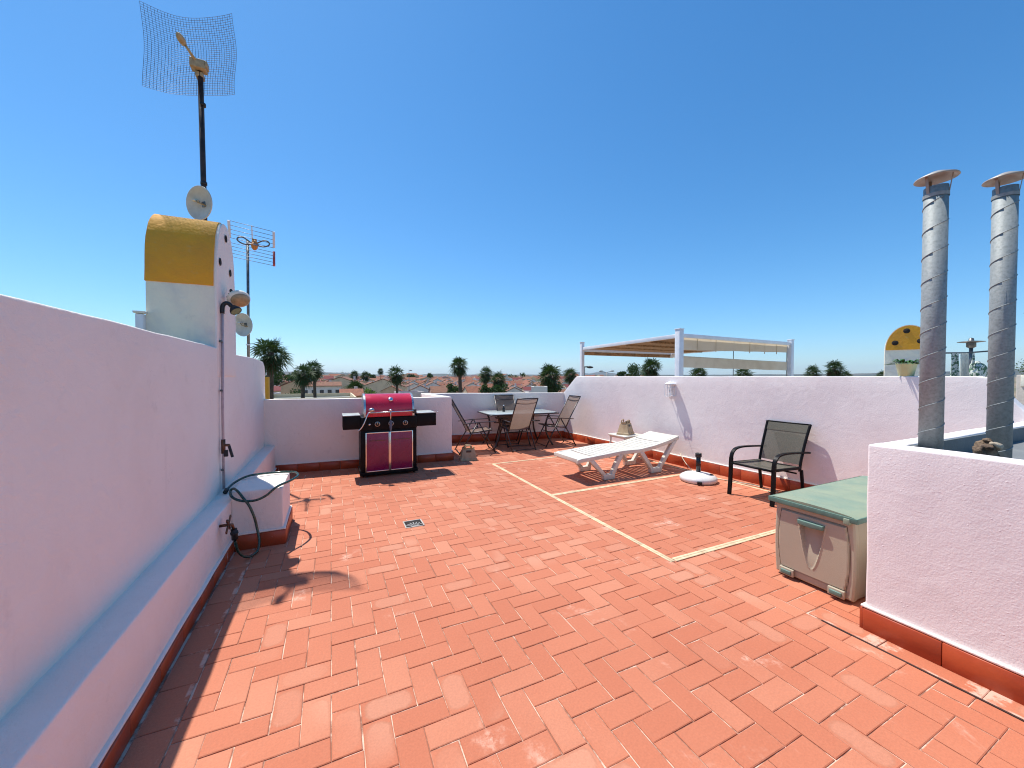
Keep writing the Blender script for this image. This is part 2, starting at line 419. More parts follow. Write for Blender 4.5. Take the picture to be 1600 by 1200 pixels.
# ------------------------------------------------------------------ terrace floor
M_ = 0.1190; X0 = -.488; Y0 = 1.862
def paver_floor():
    V = []; F = []; UVs = []; RC = []
    def brick(x0, y0, x1, y1, horiz, full):
        x0 += R.uniform(.0012, .0036); y0 += R.uniform(.0012, .0036); x1 -= R.uniform(.0012, .0036); y1 -= R.uniform(.0012, .0036)
        if x1 - x0 < .01 or y1 - y0 < .01: return
        b = .0032; o = len(V); h = R.uniform(-.0007, .0009); tx = R.uniform(-.006, .006); ty = R.uniform(-.006, .006)
        cx, cy = (x0 + x1) / 2, (y0 + y1) / 2; jr = R.uniform(-.006, .006)
        fcx, fcy = full
        rc = (R.random(), R.random(), R.random(), 1)
        rings = [(0, -.010), (0, -.0022), (b, 0)]
        cj = [(R.gauss(0, .0011), R.gauss(0, .0011)) for _ in range(4)]
        for ins, z in rings:
            for qi, (x, y) in enumerate( ((x0 + ins, y0 + ins), (x1 - ins, y0 + ins), (x1 - ins, y1 - ins), (x0 + ins, y1 - ins))):
                x += cj[qi][0]; y += cj[qi][1]; dx, dy = x - cx, y - cy
                px, py = cx + dx - dy * jr, cy + dy + dx * jr
                V.append((px, py, z + h + (dx * tx + dy * ty if z > -.009 else 0)))
                u, v = (px - fcx, py - fcy) if horiz else (py - fcy, px - fcx)
                UVs.append((u, v)); RC.append(rc)
        F.append((o + 8, o + 9, o + 10, o + 11))
        for r in (0, 1):
            for j in range(4): F.append((o + r * 4 + j, o + r * 4 + (j + 1) % 4, o + r * 4 + 4 + (j + 1) % 4, o + r * 4 + 4 + j))
    def clipped(x0, y0, x1, y1, horiz):
        fc = ((x0 + x1) / 2, (y0 + y1) / 2)
        a, b, c, d = max(x0, -.6071), max(y0, -2.0), min(x1, 6.1), min(y1, 8.9)
        if c - a < .015 or d - b < .015: return
        if b < 1.384 and c > 2.712:      # leave out the border tiles along the shaft wall
            pcs = []
            if a < 2.712: pcs.append((a, b, 2.712, d))
            if c > 2.874 and fc[1] > 1.0: pcs.append((max(a, 2.874), b, c, d))
            if d > 1.386 and a < 2.874: pcs.append((max(a, 2.712), 1.384, min(c, 2.874), d))
            for (e0, e1, e2, e3) in pcs:
                if e2 - e0 > .012 and e3 - e1 > .012: brick(e0, e1, e2, e3, horiz, fc)
            return
        brick(a, b, c, d, horiz, fc)
    for i in range(-6, 60):
        for j in range(-36, 66):
            s = (i + j) % 4
            x, y = X0 + i * M_, Y0 + j * M_
            if s == 0: clipped(x, y, x + 2 * M_, y + M_, True)
            if s == 2: clipped(x, y, x + M_, y + 2 * M_, False)
    y = -2.0
    while y < 6.9:
        brick(-.755, y, -.6085, y + .255, False, (-.69, y + .1275)); y += .255
    y = -2.0
    while y < 1.30:
        brick(2.726, y, 2.87, min(y + .38, 1.38), False, (2.80, y + .19)); y += .38
    me = bpy.data.meshes.new('terrace_paving'); me.from_pydata(V, [], F); me.materials.append(BRICK)
    uv = me.uv_layers.new(name='UVMap'); ca = me.color_attributes.new('rnd', 'FLOAT_COLOR', 'POINT')
    for l in me.loops: uv.data[l.index].uv = UVs[l.vertex_index]
    for k, c in enumerate(RC): ca.data[k].color = c
    o = bpy.data.objects.new('terrace_paving', me); COL.objects.link(o); tag(o, kind='structure')
paver_floor()
tag(MB().box((2.6, 3.6, -.1548), (7.3, 11.4, .30)).build('terrace_slab', GROUT), kind='structure')

lines = MB()
def line_strip(a, b, wd=.05):
    a, b = Vector(a), Vector(b); d = (b - a); n = max(1, int(d.length / .33)); u = d / n; p = Vector((-u.y, u.x, 0)).normalized()
    for side in (-1, 1):
        for i in range(n):
            o = p * side * (wd / 4 + .0008)
            w_ = wd / 2 * R.uniform(.9, 1.0)
            lines.bar(a + u * (i + .002) + o + Vector((0, 0, .0015)), a + u * (i + .998) + o + Vector((0, 0, .0015)), w_, .005)
tag(MB().box((2.719, -.35, -.004), (.011, 3.3, .010)).build('shaded_border_joint', simple('joint_shade_dark', (.05, .02, .015), .8)), kind='structure')  # strip in the border gap, its dark colour painted as shade of the step
line_strip((2.49, 2.23, 0), (2.49, 6.08, 0)); line_strip((2.52, 2.25, 0), (5.13, 2.25, 0), .055)
line_strip((2.52, 4.14, 0), (5.13, 4.18, 0), .06); line_strip((2.52, 6.06, 0), (5.03, 6.10, 0), .04); line_strip((5.16, 2.25, 0), (5.09, 6.07, 0), .04)
tag(lines.build('painted_line', CREAM, bevel=.001, seg=1), kind='structure')

# ------------------------------------------------------------------ walls
def wall_body(name, poly, A, B, back, mat, parent, t=.16, bevel=.012, wob=.006, cut=.18, front=0.0):
    """poly in (s along A->B, z); front face on the line A-B, body goes towards 'back'"""
    A, B = Vector(A + (0,)), Vector(B + (0,)); u = (B - A).normalized(); nb = Vector(back + (0,)); nb = (nb - u * nb.dot(u)).normalized()
    return MB().prism(poly, A, u, (0, 0, 1), nb, -front, t).build(name, mat, parent, bevel=bevel, seg=3, wobble=wob, cut=cut)
def skirting(A, B, back, h, parent, t=.022, step=.32, z0=-.004):
    A, B = Vector(A + (0,)), Vector(B + (0,)); d = B - A; u = d.normalized(); nb = Vector(back + (0,)); nb = (nb - u * nb.dot(u)).normalized()
    n = max(1, round(d.length / step)); L = d.length / n; m = MB()
    for i in range(n):
        e = R.uniform(-.0015, .0015)
        m.prism([(i * L + .0015, z0), ((i + 1) * L - .0015, z0), ((i + 1) * L - .0015, h + e), (i * L + .0015, h + e)], A, u, (0, 0, 1), nb, -t, .01)
    MB().prism([(0, h + .003), (d.length, h + .003), (d.length, h + .017), (0, h + .017)], A, u, (0, 0, 1), nb, -t * .82, .006).build('plaster_lip', WHITE, parent, bevel=.005, seg=2, cut=.06, wobble=.0035)
    return m.build('skirting', SKIRT, parent, bevel=.002, seg=1)

# left wall with ledge
lw = empty('boundary_wall', (-.93, 3, 0), label='tall white boundary wall in shade along the left edge, with a low ledge', cat='wall')
lw.location = (0, 0, 0)
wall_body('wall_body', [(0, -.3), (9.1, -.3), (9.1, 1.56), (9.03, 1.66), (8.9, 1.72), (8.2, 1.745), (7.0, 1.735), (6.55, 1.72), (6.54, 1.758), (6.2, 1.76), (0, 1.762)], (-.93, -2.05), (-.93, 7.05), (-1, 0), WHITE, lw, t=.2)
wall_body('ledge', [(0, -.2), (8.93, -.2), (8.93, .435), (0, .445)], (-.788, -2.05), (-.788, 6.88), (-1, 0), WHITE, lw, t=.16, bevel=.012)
skirting((-.788, -2.0), (-.788, 3.98), (-1, 0), .085, lw)
skirting((-.788, 4.63), (-.788, 6.84), (-1, 0), .085, lw)

gw = empty('parapet_wall', (0, 0, 0), label='low white parapet wall behind the red barbecue', cat='wall')
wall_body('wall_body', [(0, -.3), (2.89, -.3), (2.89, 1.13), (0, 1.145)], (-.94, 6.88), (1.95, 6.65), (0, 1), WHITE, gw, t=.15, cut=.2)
skirting((-.79, 6.868), (1.95, 6.65), (0, 1), .13, gw)
rw_ = empty('parapet_wall', (0, 0, 0), label='short white return wall between the barbecue parapet and the dining corner parapet', cat='wall')
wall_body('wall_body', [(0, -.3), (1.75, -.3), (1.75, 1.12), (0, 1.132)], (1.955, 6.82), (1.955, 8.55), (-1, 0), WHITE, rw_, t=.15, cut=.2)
skirting((1.955, 6.66), (1.955, 8.49), (-1, 0), .15, rw_)
bw = empty('parapet_wall', (0, 0, 0), label='low white parapet wall behind the outdoor dining table', cat='wall')
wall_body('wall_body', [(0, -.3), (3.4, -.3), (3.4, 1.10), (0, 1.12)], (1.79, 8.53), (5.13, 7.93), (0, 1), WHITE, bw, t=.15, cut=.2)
skirting((1.98, 8.49), (5.13, 7.93), (0, 1), .17, bw)

rt = empty('party_wall', (0, 0, 0), label='long sunlit white party wall with chamfered ends on the right', cat='wall')
A_, B_ = (5.60, -1.2), (5.13, 8.05)
Ls = Vector((B_[0] - A_[0], B_[1] - A_[1])).length
def sy(y): return (y + 1.2) / 9.25 * Ls
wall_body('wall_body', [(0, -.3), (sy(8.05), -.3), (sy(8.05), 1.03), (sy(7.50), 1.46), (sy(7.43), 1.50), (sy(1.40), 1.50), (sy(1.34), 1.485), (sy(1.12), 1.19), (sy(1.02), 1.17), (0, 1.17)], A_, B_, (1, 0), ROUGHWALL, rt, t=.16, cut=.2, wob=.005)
skirting(A_, B_, (1, 0), .15, rt)

sh = empty('shaft_wall', (0, 0, 0), label='chest-high white plastered wall around the vent pipes on the right', cat='wall')
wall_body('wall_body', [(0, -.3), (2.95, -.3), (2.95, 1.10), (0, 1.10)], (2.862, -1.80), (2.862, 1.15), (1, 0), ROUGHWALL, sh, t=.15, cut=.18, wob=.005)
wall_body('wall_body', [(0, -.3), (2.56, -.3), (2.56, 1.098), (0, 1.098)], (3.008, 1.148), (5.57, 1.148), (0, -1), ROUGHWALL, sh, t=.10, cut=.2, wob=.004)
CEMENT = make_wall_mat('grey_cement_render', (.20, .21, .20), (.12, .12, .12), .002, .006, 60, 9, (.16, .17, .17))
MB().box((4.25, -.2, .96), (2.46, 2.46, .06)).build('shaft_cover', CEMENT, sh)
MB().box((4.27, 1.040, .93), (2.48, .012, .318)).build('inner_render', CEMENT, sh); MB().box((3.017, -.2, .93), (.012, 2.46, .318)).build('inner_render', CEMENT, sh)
skirting((2.862, -1.78), (2.862, 1.15), (1, 0), .125, sh)
skirting((2.845, 1.148), (3.03, 1.148), (0, -1), .125, sh, t=.02)

bl = empty('masonry_plinth', (0, 0, 0), label='small white masonry block with red skirting against the left ledge', cat='plinth')
wall_body('block_body', [(0, -.2), (.388, -.2), (.388, .505), (0, .505)], (-.790, 3.98), (-.402, 3.98), (0, 1), WHITE, bl, t=.64, bevel=.014, cut=.12, wob=.003)
skirting((-.766, 3.98), (-.38, 3.98), (0, 1), .125, bl, step=.2)
skirting((-.402, 3.982), (-.402, 4.62), (-1, 0), .125, bl, step=.2)

# ------------------------------------------------------------------ chimney on the left wall
ch = empty('roof_chimney', (-1.17, 4.63, 1.70), label='white roof chimney with an ochre vaulted top above the left wall', cat='chimney')
def arch(cy, hw, z0, zs, top, n=22, e=2.25):
    P = [(cy - hw, z0), (cy + hw, z0)]
    for i in range(n + 1):
        t = pi * i / n; c_, s_ = cos(t), sin(t)
        P.append((cy + hw * math.copysign(abs(c_) ** (2 / e), c_), zs + (top - zs) * abs(s_) ** (2 / e)))
    return P
lp = arch(0, .365, -.2, .58, 1.275)
MB().prism(lp, (-.245, 0, 0), (0, 1, 0), (0, 0, 1), (1, 0, 0), 0, .475, True).build('chimney_body', OLDWHITE, ch, rough=True, bevel=.006, cut=.13, wobble=.006)
vp = [p for p in arch(0, .372, .60, .61, 1.284)][2:]
vo = [(a, b) for a, b in vp]; vi = [(a * .93, (b - .6) * .93 + .6) for a, b in vp][::-1]
MB().prism(vo + vi, (-.252, 0, 0), (0, 1, 0), (0, 0, 1), (1, 0, 0), 0, .475, True).build('vault', OCHRE, ch, rough=True, bevel=.004, cut=.12, wobble=.006)
MB().prism(lp, (.226, 0, 0), (0, 1, 0), (0, 0, 1), (1, 0, 0), 0, .022).build('gable', WHITE, ch, bevel=.006, wobble=.003, cut=.12)
for (y, z) in ((-.03, 1.14), (-.262, .855), (.13, .845)):
    m = MB(); m.lathe([(0, .0), (.026, .0), (.030, .004), (.034, .003), (.036, 0)], 18, (.2535, y, z), (1, 0, 0)); m.build('vent_hole', DARKHOLE, ch)

jb = empty('wall_box', (-1.44, 4.24, 1.76), label='little white box behind the left wall beside the ochre chimney', cat='box')
MB().box((0, 0, .13), (.05, .06, .26)).build('casing', WHITEMET, jb, bevel=.004); MB().box((0, 0, .275), (.075, .08, .018)).build('cap', OLDWHITE, jb, bevel=.003)

# ------------------------------------------------------------------ antennas
mast = empty('antenna_mast', (-1.235, 5.29, 1.45), label='tall rusty mast carrying the wire grid antenna', cat='mast')
MB().tube([(0, 0, 0), (-.012, 0, 1.9), (-.028, 0, 3.46)], .026, 12).build('pole', RUST, mast)
for z in (3.0, 2.15, 1.2): MB().tube([(-.012, 0, z), (-.012, 0, z + .03)], .031, 12).build('band', BLACKPL, mast)
MB().bar((.02, -.55, .9), (-.0, .02, .9), .03, .03).build('wall_bracket', RUST, mast)

ga = empty('grid_antenna', (-1.27, 5.29, 4.88), label='square curved wire grid antenna at the top of the tall mast', cat='antenna')
g1 = MB(); WN, HN = 32, 40
def gp(a, b):   # a,b in -1..1 ; shallow dish opening towards the terrace
    u, v = (a + 1) / 2, (b + 1) / 2
    TL, TR, BR, BL = (-.435, .375), (.325, .61), (.335, -.245), (-.430, -.445)
    x = (BL[0] * (1 - u) + BR[0] * u) * (1 - v) + (TL[0] * (1 - u) + TR[0] * u) * v
    z = (BL[1] * (1 - u) + BR[1] * u) * (1 - v) + (TL[1] * (1 - u) + TR[1] * u) * v
    y = .05 - .11 * a * a - .05 * b * b + .03 * a
    return Vector((x + .009 * sin(b * 3.6 + 1) * (1 + .4 * a), y, z - .010 * cos(a * 2.6) * b + .008 * sin(a * 4)))
for i in range(WN + 1):
    a = -1 + 2 * i / WN; g1.tube([gp(a, -1 + 2 * k / 16) for k in range(17)], .0020, 3, False)
for j in range(HN + 1):
    b = -1 + 2 * j / HN; g1.tube([gp(-1 + 2 * k / 14, b) for k in range(15)], .0020, 3, False)
g1.build('wire_grid', WIRE, ga, fixn=False)
MB().box((0, -.02, -.02), (.14, .11, .09)).box((.0, .02, -.10), (.07, .09, .05)).box((.07, -.03, -.01), (.03, .09, .06)).build('mount_clamp', GOLDFEED, ga, bevel=.006)
MB().tube([(-.02, -.06, .0), (-.055, -.11, .05), (-.085, -.15, .085)], .013, 10).tube([(.0, -.05, -.005), (-.04, -.11, .035), (-.078, -.15, .072)], .008, 8).build('feed_arm', GOLDFEED, ga)
MB().ell((-.105, -.175, .105), (.035, .062, .032), rot=Matrix.Rotation(radians(-28), 3, 'X') @ Matrix.Rotation(radians(-20), 3, 'Z')).build('feed_head', GOLDFEED, ga)

def dish(name, loc, rz, tilt, r, label):
    d = empty(name, loc, 0, label, 'satellite dish', 'small round dishes on the antenna masts'); d.rotation_euler = (radians(tilt), 0, rz)
    P = [(r * k / 10, .16 * r * (k / 10) ** 2 * 2) for k in range(11)]
    prof = [(a, b) for a, b in P] + [(r + .004, P[-1][1]), (r + .004, P[-1][1] - .008), (r * .6, P[6][1] - .008), (0.0, -.008)]
    MB().lathe(prof, 36, (0, -.05, 0), (0, -1, 0)).build('reflector', DISHM, d)
    MB().tube([(-r * .35, -.052, r * .18), (-r * .1, -.12, r * .12), (r * .22, -.15, -.01), (r * .3, -.07, -r * .15)], .007, 8).build('feed_arm', GOLDFEED, d)
    MB().ell((-r * .28, -.10, r * .17), (.035, .03, .014)).build('feed_head', DISHM, d)
    MB().box((0, -.02, 0), (.05, .07, .06)).build('mast_clamp', TUBEGREY, d, bevel=.004)
    return d
dish('satellite_dish', (-1.20, 5.255, 3.365), radians(-39), 6, .172, 'round cream dish on the tall rusty mast above the ochre chimney')
mast2 = empty('antenna_mast', (-1.115, 6.86, 1.55), label='thin grey mast behind the left wall holding the television antenna', cat='mast')
MB().tube([(0, 0, 0), (.01, 0, 1.96)], .019, 12).build('pole', TUBEGREY, mast2)
MB().tube([(0.006, 0, 1.05), (0.006, 0, 1.09)], .023, 12).build('band', BLACKPL, mast2)
MB().box((0, 0, .42), (.05, .05, .018)).build('clamp', WHITEMET, mast2)
dish('satellite_dish', (-1.10, 6.83, 2.262), radians(-38), 6, .165, 'round cream dish low on the thin grey mast')

tv = empty('television_antenna', (-1.04, 6.83, 3.44), radians(6), 'television antenna with rod reflector and red end plate on the thin grey mast', 'antenna')
m = MB(); tlt = .055
def rodp(x, z, y): return (x, y, z - tlt * x / .26 * .5)
for k in range(5): m.tube([rodp(-.27, .03 + k * .052, -.03 - .11 * k / 4), rodp(.27, .03 + k * .052, -.03 - .11 * k / 4)], .0035, 6)
for k in range(5): m.tube([rodp(-.27, -.04 - k * .056, -.03 - .11 * k / 4), rodp(.27, -.04 - k * .056, -.03 - .11 * k / 4)], .0035, 6)
m.build('reflector_rods', WIRE, tv)
for s, z0, z1, mt, nm in ((-1, .03, .24, WHITEMET, 'end_plate'), (1, .03, .24, WHITEMET, 'end_plate'), (1, -.26, -.04, FADEDRED, 'end_plate'), (0, .03, .25, WHITEMET, 'spine')):
    a = rodp(.27 * s, z0, -.03 - .11 * (abs(z0) / .25)); b = rodp(.27 * s, z1, -.03 - .11 * (abs(z1) / .25))
    MB().bar(a, b, .012 if s == 0 else .05, .014 if s == 0 else .032, (1, 0, 0)).build(nm, mt, tv, bevel=.003)
MB().tube([(0.02, 0, .05), (.02, -.62, -.16)], .010, 8).build('boom', ORANGE, tv)
MB().box((.03, -.10, .0), (.055, .07, .13)).ell((.03, -.14, -.03), (.045, .05, .075)).build('junction_box', ORANGE, tv, bevel=.004)
for s in (-1, 1):
    MB().tube(catmull([(.02 + s * .03, -.12, .0), (.02 + s * .12, -.14, .055), (.02 + s * .18, -.15, .045), (.02 + s * .19, -.15, .0), (.02 + s * .12, -.14, -.035), (.02 + s * .03, -.12, -.02)], 5), .010, 8).build('dipole', TUBEGREY, tv)
for k in range(7):
    y = -.2 - k * .062; z = .05 - (abs(y) / .62) * .21
    MB().tube([(-.045, y, z), (.085, y, z - .01)], .0035, 6).build('director', WIRE, tv)

fl_ = empty('flood_lamp', (-.905, 4.55, 2.20), label='yellowed oval floodlight bracketed on the chimney gable', cat='lamp')
nn = Vector((.62, -.62, -.48)).normalized(); uu = Vector((.72, .69, .0)).normalized(); uu = (uu - nn * uu.dot(nn)).normalized(); vv = nn.cross(uu)
rot = Matrix((nn, uu, vv)).transposed()
MB().ell((.105, -.07, .045), (.05, .108, .086), 28, 14, rot).build('housing', OLDWHITE, fl_)
MB().ell(Vector((.105, -.07, .045)) + nn * .022, (.036, .092, .070), 28, 14, rot).build('lens', LENSTAN, fl_)
MB().tube([(0, -.02, .06), (.07, -.02, .06)], .013).tube([(.0, .05, .11), (.05, .03, .11), (.09, .03, .06)], .006).build('bracket', BLACKPL, fl_)
MB().ell((.02, .06, .14), (.014, .014, .02)).build('sensor', BLACKPL, fl_)

sw = empty('outdoor_shower', (-.905, 4.32, .62), label='outdoor shower riser pipe with small green rose fixed to the left wall', cat='shower')
MB().tube([(0, 0, -.16), (0, -.005, .55), (0, .035, 1.50)], .011, 10).build('riser_pipe', COATED, sw)
MB().tube(catmull([(0, .035, 1.46), (.005, .04, 1.535), (.04, .045, 1.56), (.085, .05, 1.515)], 5), .018, 10).build('shower_arm', BLACKPL, sw)
MB().lathe([(.012, -.03), (.045, .02), (.05, .04), (.046, .046)], 20, (.085, .05, 1.52), (.5, -.35, -.75)).build('shower_rose', BLACKPL, sw)
MB().lathe([(0, .044), (.046, .042)], 20, (.085, .05, 1.52), (.5, -.35, -.75)).build('rose_face', GREENLENS, sw)
MB().tube([(0, 0, .17), (0, 0, .30)], .017, 10).tube([(0, 0, .245), (.05, -.01, .245)], .012, 8).build('valve', BRASS, sw)
MB().bar((.045, -.01, .24), (.075, -.03, .135), .014, .022).box((0.02, 0, .17), (.03, .03, .06)).build('valve_lever', BLACKPL, sw, bevel=.003)
for z in (.02, .75, 1.2): MB().box((-.005, .0, z), (.02, .045, .018)).build('pipe_clip', TUBEGREY, sw, bevel=.002)

tp = empty('garden_tap', (-.788, 3.62, .345), label='brass cross-handled garden tap on the ledge with the hose screwed on', cat='tap')
MB().tube([(-.01, 0, 0), (.055, 0, 0), (.075, .015, -.005), (.085, .02, -.05)], .011, 10).build('spout', BRASS, tp)
MB().bar((.055, -.075, -.04), (.055, .075, .05), .012, .022).bar((.055, -.05, .05), (.055, .05, -.045), .012, .022).build('cross_handle', BRASS, tp, bevel=.004)
MB().tube([(.085, .02, -.045), (.09, .03, -.13)], .022, 14).tube([(.086, .022, -.07), (.088, .026, -.085)], .027, 14).build('hose_coupling', BLACKPL, tp)

hs = empty('garden_hose', (-.64, 3.9, 0), label='dark green garden hose looping from the tap over the white block', cat='hose')
hp = [(-.698, 3.65, .20), (-.69, 3.68, .12), (-.665, 3.70, .06), (-.63, 3.74, .022), (-.60, 3.80, .013), (-.575, 3.84, .03), (-.572, 3.88, .10), (-.59, 3.90, .20), (-.61, 3.90, .30), (-.645, 3.90, .40), (-.683, 3.90, .465), (-.723, 3.93, .515), (-.762, 3.98, .535), (-.790, 4.00, .52), (-.775, 3.93, .49), (-.73, 3.90, .460), (-.674, 3.90, .440), (-.594, 3.90, .437), (-.52, 3.91, .465), (-.462, 3.93, .512), (-.425, 3.99, .524), (-.37, 4.06, .53), (-.325, 4.14, .535), (-.300, 4.24, .54), (-.33, 4.38, .54), (-.40, 4.48, .53), (-.49, 4.53, .525), (-.62, 4.51, .53), (-.74, 4.46, .53), (-.83, 4.38, .50), (-.868, 4.25, .47), (-.872, 4.20, .458)]
hx = [Vector(p) - Vector((-.64, 3.9, 0)) for p in hp]
MB().tube(catmull(hx, 8), .0105, 10).build('hose_tube', HOSE, hs)
MB().tube([hx[-1], hx[-2]], .018, 12).build('hose_end', BLACKPL, hs)

# ------------------------------------------------------------------ barbecue
gr = empty('gas_barbecue', (.79, 6.02, 0), label='black gas barbecue with a red lid and two crimson cabinet doors', cat='barbecue')
# local: front plane y=0, body to y=.5
MB().box((0, .26, .395), (.81, .50, .63)).build('cabinet', BLACKMET, gr, bevel=.008)
MB().box((0, .25, .055), (.84, .52, .05)).build('base_frame', BLACKMET, gr, bevel=.006)
for sx in (-.37, .37):
    for yy in (.04, .46):
        MB().lathe([(0, -.014), (.024, -.014), (.026, 0), (.024, .014), (0, .014)], 16, (sx, yy, .027), (1, 0, 0)).build('castor', BLACKPL, gr)
for s in (-1, 1):
    xc = s * .173
    d = MB().box((xc, -.002, .375), (.325, .024, .565)).build('door', REDDOOR, gr, bevel=.006)
    f = MB()
    for sx in (-1, 1): f.box((xc + sx * .163, -.010, .375), (.014, .026, .585))
    for sz in (-1, 1): f.box((xc, -.010, .375 + sz * .286), (.312, .026, .014))
    f.build('door_frame', CHROME, d, bevel=.002)
    MB().box((xc, -.0165, .545), (.24, .006, .008)).build('door_handle', BRASS, d)
MB().box((0, .235, .80), (.82, .50, .19)).build('control_panel', BLACKMET, gr, bevel=.012)
for kx in (-.175, .02, .23):
    k = MB().lathe([(0, .028), (.016, .028), (.02, .0), (.036, .0), (.036, -.004)], 20, (kx, -.018, .79), (0, -1, 0)).build('control_knob', BLACKPL, gr)
    MB().lathe([(.030, .002), (.037, .002), (.037, -.003)], 22, (kx, -.018, .79), (0, -1, 0)).build('knob_bezel', STEEL, k); MB().box((kx, -.049, .805), (.005, .008, .03)).build('pointer', CHROME, k)
MB().lathe([(0, .02), (.014, .018), (.016, 0)], 16, (-.285, -.018, .79), (0, -1, 0)).build('igniter', CHROME, gr)
for s, x0, x1 in ((-1, -.645, -.41), (1, .41, .71)):
    o = MB().box(((x0 + x1) / 2, .20, .825), (x1 - x0, .41, .20)).build('side_shelf', BLACKMET, gr, bevel=.006)
    MB().box(((x0 + x1) / 2, .20, .928), (x1 - x0 + .004, .415, .010)).build('shelf_top', SHELFTOP, o, bevel=.003)
MB().tube(catmull([(.66, -.01, .945), (.72, -.01, .945), (.728, .0, .93), (.728, .38, .93)], 4), .006).build('towel_rail', CHROME, gr)
# lid : extruded curve
lc = [(-.035, .90), (-.035, .985), (-.02, 1.07), (.02, 1.14), (.08, 1.19), (.16, 1.222), (.25, 1.232), (.34, 1.215), (.41, 1.16), (.45, 1.05), (.46, .90)]
cc = catmull([(0, a, b) for a, b in lc], 4)
MB().prism([(p.y, p.z) for p in cc], (-.335, 0, 0), (0, 1, 0), (0, 0, 1), (1, 0, 0), 0, .67, True).build('lid', REDENAMEL, gr, rough=True)
for s in (-1, 1):
    MB().prism([(p.y * 1.02 - .004, .90 + (p.z - .90) * 1.012) for p in cc], (s * .349, 0, 0), (0, 1, 0), (0, 0, 1), (1, 0, 0), -.014, .014, True).build('lid_end_cap', STEEL, gr, rough=True)
MB().box((0, -.041, .945), (.66, .012, .085)).build('lid_lower_band', REDENAMEL, gr, bevel=.003)
lh = MB().tube([(-.30, -.095, .965), (.34, -.095, .975)], .010, 12).build('lid_handle', CHROME, gr)
for x in (-.27, .0, .30): MB().tube([(x, -.095, .97), (x, -.03, .985)], .008, 10).build('handle_stay', CHROME, lh)
MB().lathe([(0, .018), (.028, .018), (.034, .010), (.036, 0)], 24, (.02, .015, 1.15), (0, -.75, .62)).build('thermometer', CHROME, gr)
MB().box((.365, -.05, .965), (.05, .06, .06)).build('hinge_cap', BLACKPL, gr, bevel=.008)
t1 = empty('barbecue_tongs', (.79 - .30, 5.90, .965), label='bent metal tongs hooked on the left end of the barbecue lid handle', cat='tongs')
MB().tube(catmull([(.02, .02, .012), (-.015, -.005, -.01), (-.07, -.03, -.14), (-.11, -.03, -.21), (-.15, -.03, -.245)], 6), .008, 8).build('tong_arm', CHROME, t1)
MB().ell((.035, -.01, .045), (.042, .03, .032)).build('tong_head', STEEL, t1)
t2 = empty('grill_scraper', (.79, 5.905, .975), label='grill scraper with grey handle hanging at the middle of the lid handle', cat='scraper')
MB().tube([(0, -.005, .012), (0, -.018, -.02), (0, -.015, -.13)], .007, 8).ell((0, -.01, .025), (.022, .014, .014)).build('shaft', CHROME, t2)
MB().ell((0, -.015, -.20), (.020, .014, .09)).build('grip', simple('slate_grey_grip', (.10, .13, .18), .5), t2)

# ------------------------------------------------------------------ dining set
tb = empty('dining_table', (3.72, 7.62, 0), radians(-3), 'rectangular outdoor table with frosted glass top between four folding chairs', 'table')
pl = [(-.78, -.36), (-.66, -.47), (.66, -.47), (.78, -.36), (.78, .36), (.66, .47), (-.66, .47), (-.78, .36)]
MB().prism(pl, (0, 0, .712), (1, 0, 0), (0, 1, 0), (0, 0, 1), 0, .012).build('tabletop', GLASSTOP, tb, bevel=.003)
fr = [(x * .985, y * .985, .702) for x, y in pl]
MB().tube(catmull(fr, 3, True), .013, 8, closed=True).build('table_frame', DARKBROWN, tb)
for sx in (-1, 1):
    for sy_ in (-1, 1):
        MB().tube(catmull([(sx * .60, sy_ * .36, .70), (sx * .54, sy_ * .33, .5), (sx * .56, sy_ * .32, .25), (sx * .68, sy_ * .38, .0)], 6), .020, 10).build('leg', DARKBROWN, tb)
MB().tube([(-.55, .0, .5), (.55, 0, .5)], .012).build('stretcher', DARKBROWN, tb)
bt = empty('small_bottle', (3.42, 7.70, .7245), label='small dark bottle standing on the glass table', cat='bottle')
MB().lathe([(0, 0), (.028, 0), (.03, .08), (.012, .11), (.012, .13)], 16).build('bottle_body', BLACKPL, bt); MB().lathe([(.014, .125), (.014, .145), (0, .146)], 14).build('bottle_cap', WHITEMET, bt)

